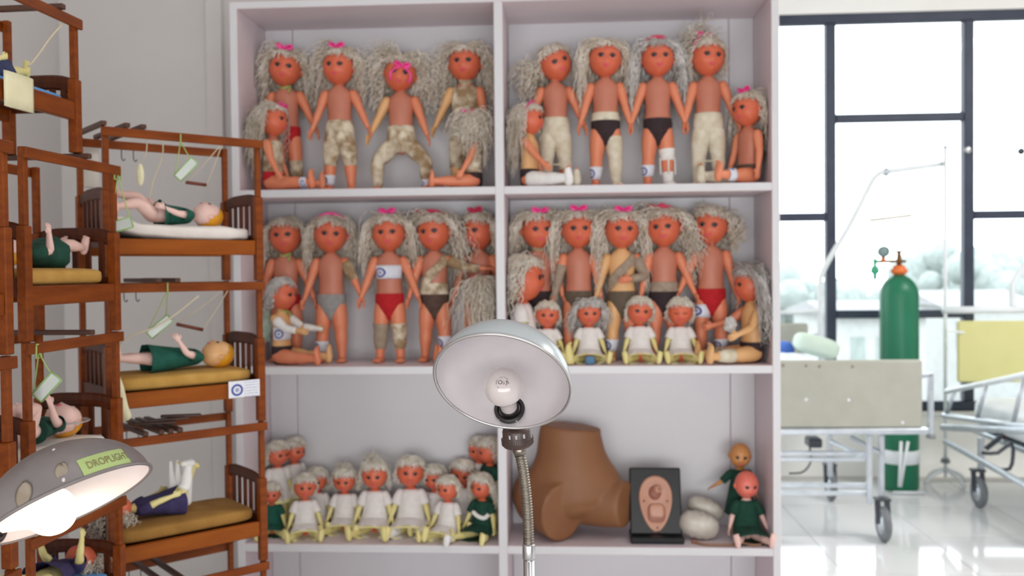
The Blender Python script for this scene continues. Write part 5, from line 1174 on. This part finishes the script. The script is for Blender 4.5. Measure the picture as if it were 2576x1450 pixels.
hb = thing('hospital_bed', 'hospital bed with a plain beige footboard beside the shelf', 'bed', (xL, YB, 0)); o3 = np.array((-xL, -YB, 0))
def rel(p): return np.array(p) + o3
mb = MB(); cbox(mb, rel(((xL + xR) / 2, YB, (zT + zBt) / 2)), (xR - xL, .035, zT - zBt), .010); fb = mb.build('footboard', beige_m, hb, False)
for x, y in ((1970, 920), (2028, 921), (2062, 922), (2145, 923), (2028, 1006), (2135, 1007), (2271, 1064)):
    mb = MB(); p = PY(x, y, YB - .018); ellip(mb, rel(p), (.008, .002, .008), nu=10, nv=6); mb.build('screw_mark', stain_m if y < 950 else whitep_m, fb)
mb = MB(); bar(mb, rel(PY(1900, 1086)), rel(PY(2334, 1084)), .05, .030, .005); mb.build('foot_crossbar', silver_m, hb, False)
mb = MB(); xbr = PY(2341, 1000)[0]; cbox(mb, rel((xbr, YB, (PY(2341, 938)[2] + PY(2341, 1094)[2]) / 2)), (.024, .03, PY(2341, 938)[2] - PY(2341, 1094)[2]), .004); mb.build('corner_post', silver_m, hb, False)
mb = MB(); bar(mb, rel(PY(2308, 948, YB - .005)), rel(PY(2344, 944, YB - .005)), .02, .018, .003); mb.build('bracket', silver_m, hb, False)
mb = MB(); lathe(mb, [(.022, 0), (.024, .006), (.018, .022)], 20, Matrix.Translation(Vector(rel(PY(2342, 1103))))); mb.build('bumper', tyre_m, hb)
LBd = 1.42
for s_, x in enumerate((xL + .03, xR - .02)):
    mb = MB(); cbox(mb, rel((x, YB + .02 + LBd / 2, zBt + .0)), (.03, LBd, .04), .005); mb.build('side_rail', silver_m, hb, False)
mb = MB(); cbox(mb, rel(((xL + xR) / 2, YB + LBd / 2, zBt + .055)), (xR - xL - .08, LBd - .06, .02), .004); mb.build('mattress_deck', silver_m, hb, False)
# lower frame
zl1, zl2, zl3 = PY(2100, 1141, YB + .1)[2], PY(2100, 1156, YB + .1)[2], PY(2100, 1222, YB + .1)[2]
for z, Yq in ((zl1, YB + .1), (zl2, YB + .1), (zl3, YB + .1), (zl3 - .04, YB + .1)):
    a, b = P(1900, 1141, Yq).x, P(2190, 1141, Yq).x; mb = MB(); bar(mb, rel((a, Yq, z)), rel((b, Yq, z)), .022, .022, .003); mb.build('lower_bar', silver_m, hb, False)
for (x, y0, y1, Yq) in ((2187, 1095, 1268, YB + .08), (2217, 1095, 1262, YB + .16), (2088, 1095, 1200, YB + .7)):
    p, q = P(x, y0, Yq), P(x, y1, Yq); mb = MB(); bar(mb, rel(p), rel(q), .028, .022, .003, up=(0, 1, 0)); mb.build('leg', silver_m, hb, False)
for (p, q) in ((PY(2140, 1100, YB + .3), PY(2215, 1140, YB + .12)), (PY(2090, 1110, YB + .5), PY(2190, 1160, YB + .1))):
    mb = MB(); bar(mb, rel(p), rel(q), .02, .02, .003); mb.build('brace_bar', silver_m, hb, False)
pipe(hb, 'cable', [rel(PY(x, y, YB + .3)) for x, y in ((2036, 1120), (2040, 1160), (2020, 1188), (1985, 1192))], .005, dark_m, 4)
mb = MB(); cbox(mb, rel(PY(2046, 1112, YB + .3)), (.07, .1, .05), .008); mb.build('gear_box', dark_m, hb, False)
cw = P(2226, 1306, YB + .1); rw = .088; caster(hb, rel((cw.x, YB + .12, rw)), rw)
cf = P(2090, 1215, YB + .95); caster(hb, rel((cf.x, YB + .95, rw)), rw)
caster(hb, rel((xL + .2, YB + .12, rw)), rw); caster(hb, rel((xL + .2, YB + .95, rw)), rw)
# headboard and overhead pole
Yh = YB + LBd; p0, p1 = P(2032, 813, Yh), P(2032, 852, Yh)
mb = MB(); cbox(mb, rel(((xL + .05 + p0.x) / 2, Yh, p0.z - .10)), (p0.x - xL - .05, .03, .20), .02); mb.build('headboard', beige_m, hb, False)
mb = MB(); bar(mb, rel(P(2030, 842, Yh)), rel(P(2066, 840, Yh)), .02, .012); mb.build('headboard_bracket', silver_m, hb, False)
Yp = Yh - .02
pole_pts = [rel(np.array(P(x, y, Yp))) for x, y in ((2065, 925), (2064, 800), (2063, 712), (2068, 690), (2085, 655), (2140, 562), (2190, 464), (2203, 445), (2220, 433), (2245, 430), (2374, 412))]
pipe(hb, 'overhead_pole', pole_pts, .018, whitep_m, 3, 12)
mb = MB(); ellip(mb, rel(P(2229, 433, Yp)), (.022, .03, .03), nu=12, nv=8); mb.build('pole_clamp', silver_m, hb)
pipe(hb, 'white_rail', [rel(np.array(P(1940, 787, Yp))), rel(np.array(P(2064, 785, Yp)))], .014, whitep_m)
# hand grip that hangs from the pole
tz = thing('grab_handle', 'white hand grip bar hanging below the bent bed pole', 'handle', P(2242, 549, Yp)); of = -np.array(P(2242, 549, Yp))
pipe(tz, 'grip', [np.array(P(2188, 555, Yp)) + of, np.array(P(2294, 542, Yp)) + of], .011, mat('aged_grip', (196, 186, 168), .5))
pipe(tz, 'strap', [np.array(P(2231, 445, Yp)) + of, np.array(P(2230, 490, Yp)) + of, np.array(P(2218, 552, Yp)) + of], .004, mat('clear_strap', (244, 246, 248), .3))
pipe(tz, 'hook', [np.array(P(2234, 486, Yp)) + of, np.array(P(2229, 494, Yp)) + of, np.array(P(2218, 505, Yp)) + of], .007, silver_m)
# bedding
zd = zBt + .066
mb = MB(); pillow(mb, ((xL + xR) / 2, YB + LBd / 2 - .01, zd + .065), (xR - xL - .05, LBd - .1, .13), .2, ez=.35); o = mb.build('mattress', sheet_m, None); tag(o, 'white mattress on the hospital bed behind the beige footboard', 'mattress')
rg = np.random.default_rng(3)
def rumple(V):
    V[:, 2] *= 1 + .25 * np.sin(V[:, 0] * 14 + 1) * np.cos(V[:, 1] * 11); return V
zq = zd + .125
c = P(1985, 880, YB + .75); mb = MB(); pillow(mb, (c.x - .12, YB + .7, zq + .04), (.56, .7, .13), .6, fn=rumple); o = mb.build('blanket', blanket_m, None); tag(o, 'rumpled white and blue sheet on the hospital bed', 'blanket')
c = P(2058, 872, YB + 1.0); mb = MB(); pillow(mb, (c.x, YB + 1.05, c.z), (.27, .22, .125), .7, np.array(Matrix.Rotation(rad(16), 3, 'Y'))); o = mb.build('pillow', pgreen_m, None); tag(o, 'pale green pillow on the far part of the hospital bed', 'pillow')
c = P(1978, 830, YB + 1.0); mb = MB(); pillow(mb, (c.x, YB + 1.15, zq + .10), (.16, .14, .1), .7); o = mb.build('cloth_bundle', blue_m, None); tag(o, 'bright blue cloth bundle beside the beige headboard', 'cloth')
# second bed with yellow headboard
Y2 = 2.72; y0, y1 = P(2408, 808, Y2), P(2408, 962, Y2); W2 = .95
h2b = thing('hospital_bed', 'hospital bed with bright yellow headboard and silver side rails', 'bed', (y0.x, Y2, 0)); o4 = np.array((-y0.x, -Y2, 0)); r2 = lambda p: np.array(p) + o4
mb = MB(); cbox(mb, r2((y0.x + W2 / 2, Y2, (y0.z + y1.z) / 2)), (W2, .03, y0.z - y1.z), .008); mb.build('headboard', yelb_m, h2b, False)
mb = MB(); bar(mb, r2(P(2385, 834, Y2)), r2(P(2426, 837, Y2 - .02)), .02, .014, .002); mb.build('headboard_bracket', whitep_m, h2b, False)
xp = P(2378, 900, Y2).x
pipe(h2b, 'head_rail', [r2(P(2372, 781, Y2)), r2(P(2640, 778, Y2))], .022, whitep_m)
pipe(h2b, 'bent_pole', [r2(P(x, y, Y2)) for x, y in ((2548, 785), (2547, 725), (2553, 705), (2580, 665), (2640, 570))], .020, whitep_m, 3)
YL = 1.0                                              # foot end, nearer the camera
def side(py_head, py_foot, r, nm, m=silver_m, x0=2382, dx=0):
    a = np.array(P(x0, py_head, Y2 - .03)); b = np.array((a[0] + dx, YL, P(2700, py_foot, YL).z)); pipe(h2b, nm, [r2(a), r2(b)], r, m); return a, b
aT, bT = side(985, 900, .017, 'guard_top_rail', whitep_m)
aB, bB = side(1046, 1100, .017, 'guard_bottom_rail', silver_m, 2374)
aF, bF = side(1076, 1090, .022, 'frame_rail', silver_m, 2372)
side(1112, 1330, .018, 'lower_rail', silver_m, 2378)
for f in (.05, .30, .55, .8):
    p = aT + (bT - aT) * (f + .02); q = aB + (bB - aB) * max(f - .03, 0); pipe(h2b, 'guard_bar', [r2(p), r2(q)], .012, silver_m)
mb = MB(); cbox(mb, r2((y0.x + W2 / 2, (Y2 + YL) / 2, aF[2] + .0)), (W2 - .06, Y2 - YL - .1, .03), .005); mb.build('mattress_deck', silver_m, h2b, False)
mb = MB(); pillow(mb, (y0.x + W2 / 2, (Y2 + YL) / 2, aF[2] + .016 + .10), (W2 - .04, Y2 - YL - .12, .20), .22, ez=.4); o = mb.build('mattress', mat('grey_white_cover', (214, 220, 222), .7, (228, 232, 232), 5, bump=.4, bscale=10), None); tag(o, 'grey-white mattress on the bed with the yellow headboard', 'mattress')
lx = P(2468, 1100, 2.35).x
mb = MB(); bar(mb, r2((lx, 2.35, aF[2])), r2((lx, 2.35, .2)), .03, .03, .003, up=(0, 1, 0)); mb.build('leg', silver_m, h2b, False)
caster(h2b, r2((lx - .02, 2.33, .088)), .088)
caster(h2b, r2((y0.x + W2 - .1, 2.33, .088)), .088); caster(h2b, r2((y0.x + .1, 1.2, .088)), .088); caster(h2b, r2((y0.x + W2 - .1, 1.2, .088)), .088)
pipe(h2b, 'crank', [r2(np.array(P(x, y, 2.0))) for x, y in ((2470, 1140), (2510, 1140), (2545, 1115), (2548, 1150), (2540, 1180), (2510, 1182))], .010, dark_m, 2)
pipe(h2b, 'lift_arm', [r2(np.array(P(x, y, 2.2))) for x, y in ((2480, 1130), (2530, 1090), (2600, 1050))], .014, dark_m, 1)
mb = MB(); ellip(mb, r2(P(2528, 1092, 2.25)), (.02, .02, .02), nu=10, nv=8); mb.build('red_knob', red_led, h2b)
# drip stand
ys = 2.88; sx = P(2378, 900, ys).x; iv = thing('drip_stand', 'thin white pole of a drip stand in front of the window', 'stand', (sx, ys, 0)); zp = P(2383, 373, ys).z
pipe(iv, 'pole', [(0, 0, .05), (0, 0, zp)], .011, whitep_m)
mb = MB(); lathe(mb, [(.012, 0), (.02, .004), (.016, .016), (.0002, .016)], 12, Matrix.Translation(Vector((0, 0, zp)))); mb.build('cap', silver_m, iv)
for k in range(4):
    an = rad(20 + 90 * k); pipe(iv, 'foot', [(0, 0, .10), (.11 * math.cos(an), .11 * math.sin(an), .06), (.16 * math.cos(an), .16 * math.sin(an), .012)], .011, whitep_m, 3)
mb = MB(); lathe(mb, [(.026, 0), (.03, .01), (.02, .03)], 16, Matrix.Translation(Vector((0, 0, P(2370, 1165, ys).z)))); mb.build('collar', tyre_m, iv)
# oxygen cylinder
yc = 2.78; cc = P(2262, 900, yc); rc = (P(2308, 900, yc).x - P(2213, 900, yc).x) / 2; zs = P(2262, 745, yc).z; zn = P(2262, 690, yc).z
ox = thing('gas_cylinder', 'tall green gas cylinder with orange valve guard in front of the window', 'cylinder', (cc.x, yc, 0))
pr = [(rc * .94, 0), (rc, .02), (rc, zs)] + [(rc * math.cos(a) if a < 1.4 else .03, zs + (zn - zs) * math.sin(a)) for a in np.linspace(.15, 1.38, 9)] + [(.032, zn + .004)]
mb = MB(); lathe(mb, pr, 40); mb.build('body', oxy_m, ox)
zz = lambda y: P(2262, y, yc).z
mb = MB(); lathe(mb, [(.034, zn - .004), (.052, zz(684)), (.05, zz(678)), (.036, zz(674)), (.036, zz(668))], 24); mb.build('valve_guard', orange_m, ox)
mb = MB(); lathe(mb, [(.018, zz(670)), (.014, zz(640)), (.012, zz(634))], 16); mb.build('valve_stem', brass_m, ox)
pipe(ox, 'valve_handle', [(-.03, 0, zz(633)), (.03, 0, zz(632))], .007, dark_m)
xo = lambda x: P(x, 655, yc).x - cc.x
pipe(ox, 'regulator_pipe', [(xo(2200), 0, zz(658)), (xo(2262), 0, zz(657)), (xo(2278), 0, zz(658))], .010, brass_m)
mb = MB(); lathe(mb, [(.0002, -.02), (.034, -.018), (.036, .012), (.0002, .014)], 24, Matrix.Translation(Vector((xo(2220), -.02, zz(633)))) @ Matrix.Rotation(rad(90), 4, 'X')); mb.build('pressure_gauge', mat('gauge_grey', (120, 140, 140), .4), ox)
pipe(ox, 'gauge_stem', [(xo(2222), 0, zz(645)), (xo(2222), 0, zz(660))], .014, orange_m)
mb = MB(); lathe(mb, [(.012, zz(702)), (.012, zz(690)), (.028, zz(684)), (.022, zz(672)), (.010, zz(668)), (.014, zz(655)), (.010, zz(650))], 16, Matrix.Translation(Vector((xo(2201), 0, 0)))); mb.build('flow_meter', mat('flow_green', (60, 160, 120), .4), ox)
pipe(ox, 'flow_tube', [(xo(2201), 0, zz(700)), (xo(2201), 0, zz(722))], .007, mat('clear_tube', (232, 238, 236), .2))
mb = MB(); lathe(mb, [(rc * 1.005, zz(1128)), (rc * 1.04, zz(1130)), (rc * 1.04, zz(1160)), (rc * 1.005, zz(1162))], 40); mb.build('white_strap', whitep_m, ox)
mb = MB(); g = np.array([[(rc * 1.004 * math.sin(a) * k, -rc * 1.004 * math.cos(a) * k, z) for a in np.linspace(-.2, .75, 8)] for z, k in ((zz(720), .72), (zz(728), .82), (zz(736), .90))]); o = uvgrid('paper_sticker', g, mat('white_sticker', (214, 226, 220), .5), ox)
cy = thing('cylinder_trolley', 'white tubular trolley legs in front of the green cylinder', 'trolley', (cc.x, yc - rc - .03, 0))
pipe(cy, 'frame', [(xo(2245), 0, zz(1100)), (xo(2238), -.02, zz(1210))], .010, whitep_m); pipe(cy, 'frame', [(xo(2262), 0, zz(1100)), (xo(2240), -.02, zz(1210))], .010, whitep_m)
pipe(cy, 'foot_bar', [(xo(2222), -.02, .012), (xo(2300), -.02, .012)], .010, whitep_m)

# odds and ends
mb = MB(); V, F = sphere(18, 12); rg = np.random.default_rng(5); V = V * (1 + .16 * rg.normal(size=len(V)))[:, None] * (.020, .012, .060); mb.add(V, F); o = mb.build('plastic_bag', mat('crumpled_green_plastic', (176, 206, 186), .25, (206, 224, 210), 40, bump=.6, bscale=60), None, False)
c = P(668, 812, .17); o.location = (c.x, .175, c.z); tag(o, 'crumpled pale green plastic bag behind the doll with the white bandaged arm', 'bag')
mb = MB(); V, F = sphere(14, 10); V = V * (1 + .18 * rg.normal(size=len(V)))[:, None] * (.022, .010, .026); mb.add(V, F); o = mb.build('plastic_bag', clear_m, None, False)
c = P(1838, 818, .03); o.location = (c.x, .03, c.z); tag(o, 'small crumpled clear plastic wrap at the hand of the grey-haired seated doll', 'wrap')
mb = MB(); cbox(mb, (0, 0, 0), (.040, .005, .105), .002); o = mb.build('hanging_pouch', mat('cream_paper_pouch', (206, 200, 190), .8, (214, 208, 198), 12), None, False); o.location = MA0 @ Vector((.035, WA + .028, .300)); o.rotation_euler = (0, 0, RA); tag(o, 'flat cream paper pouch hanging behind the foot of the top right bed frame', 'pouch')
mb = MB(); lathe(mb, [(.0002, -.012), (.020, -.012), (.024, 0), (.020, .010), (.0002, .010)], 20, Matrix.Translation(P(2569, 381, WF)) @ Matrix.Rotation(rad(90), 4, 'X')); mb.build('window_knob', dark_m, win)
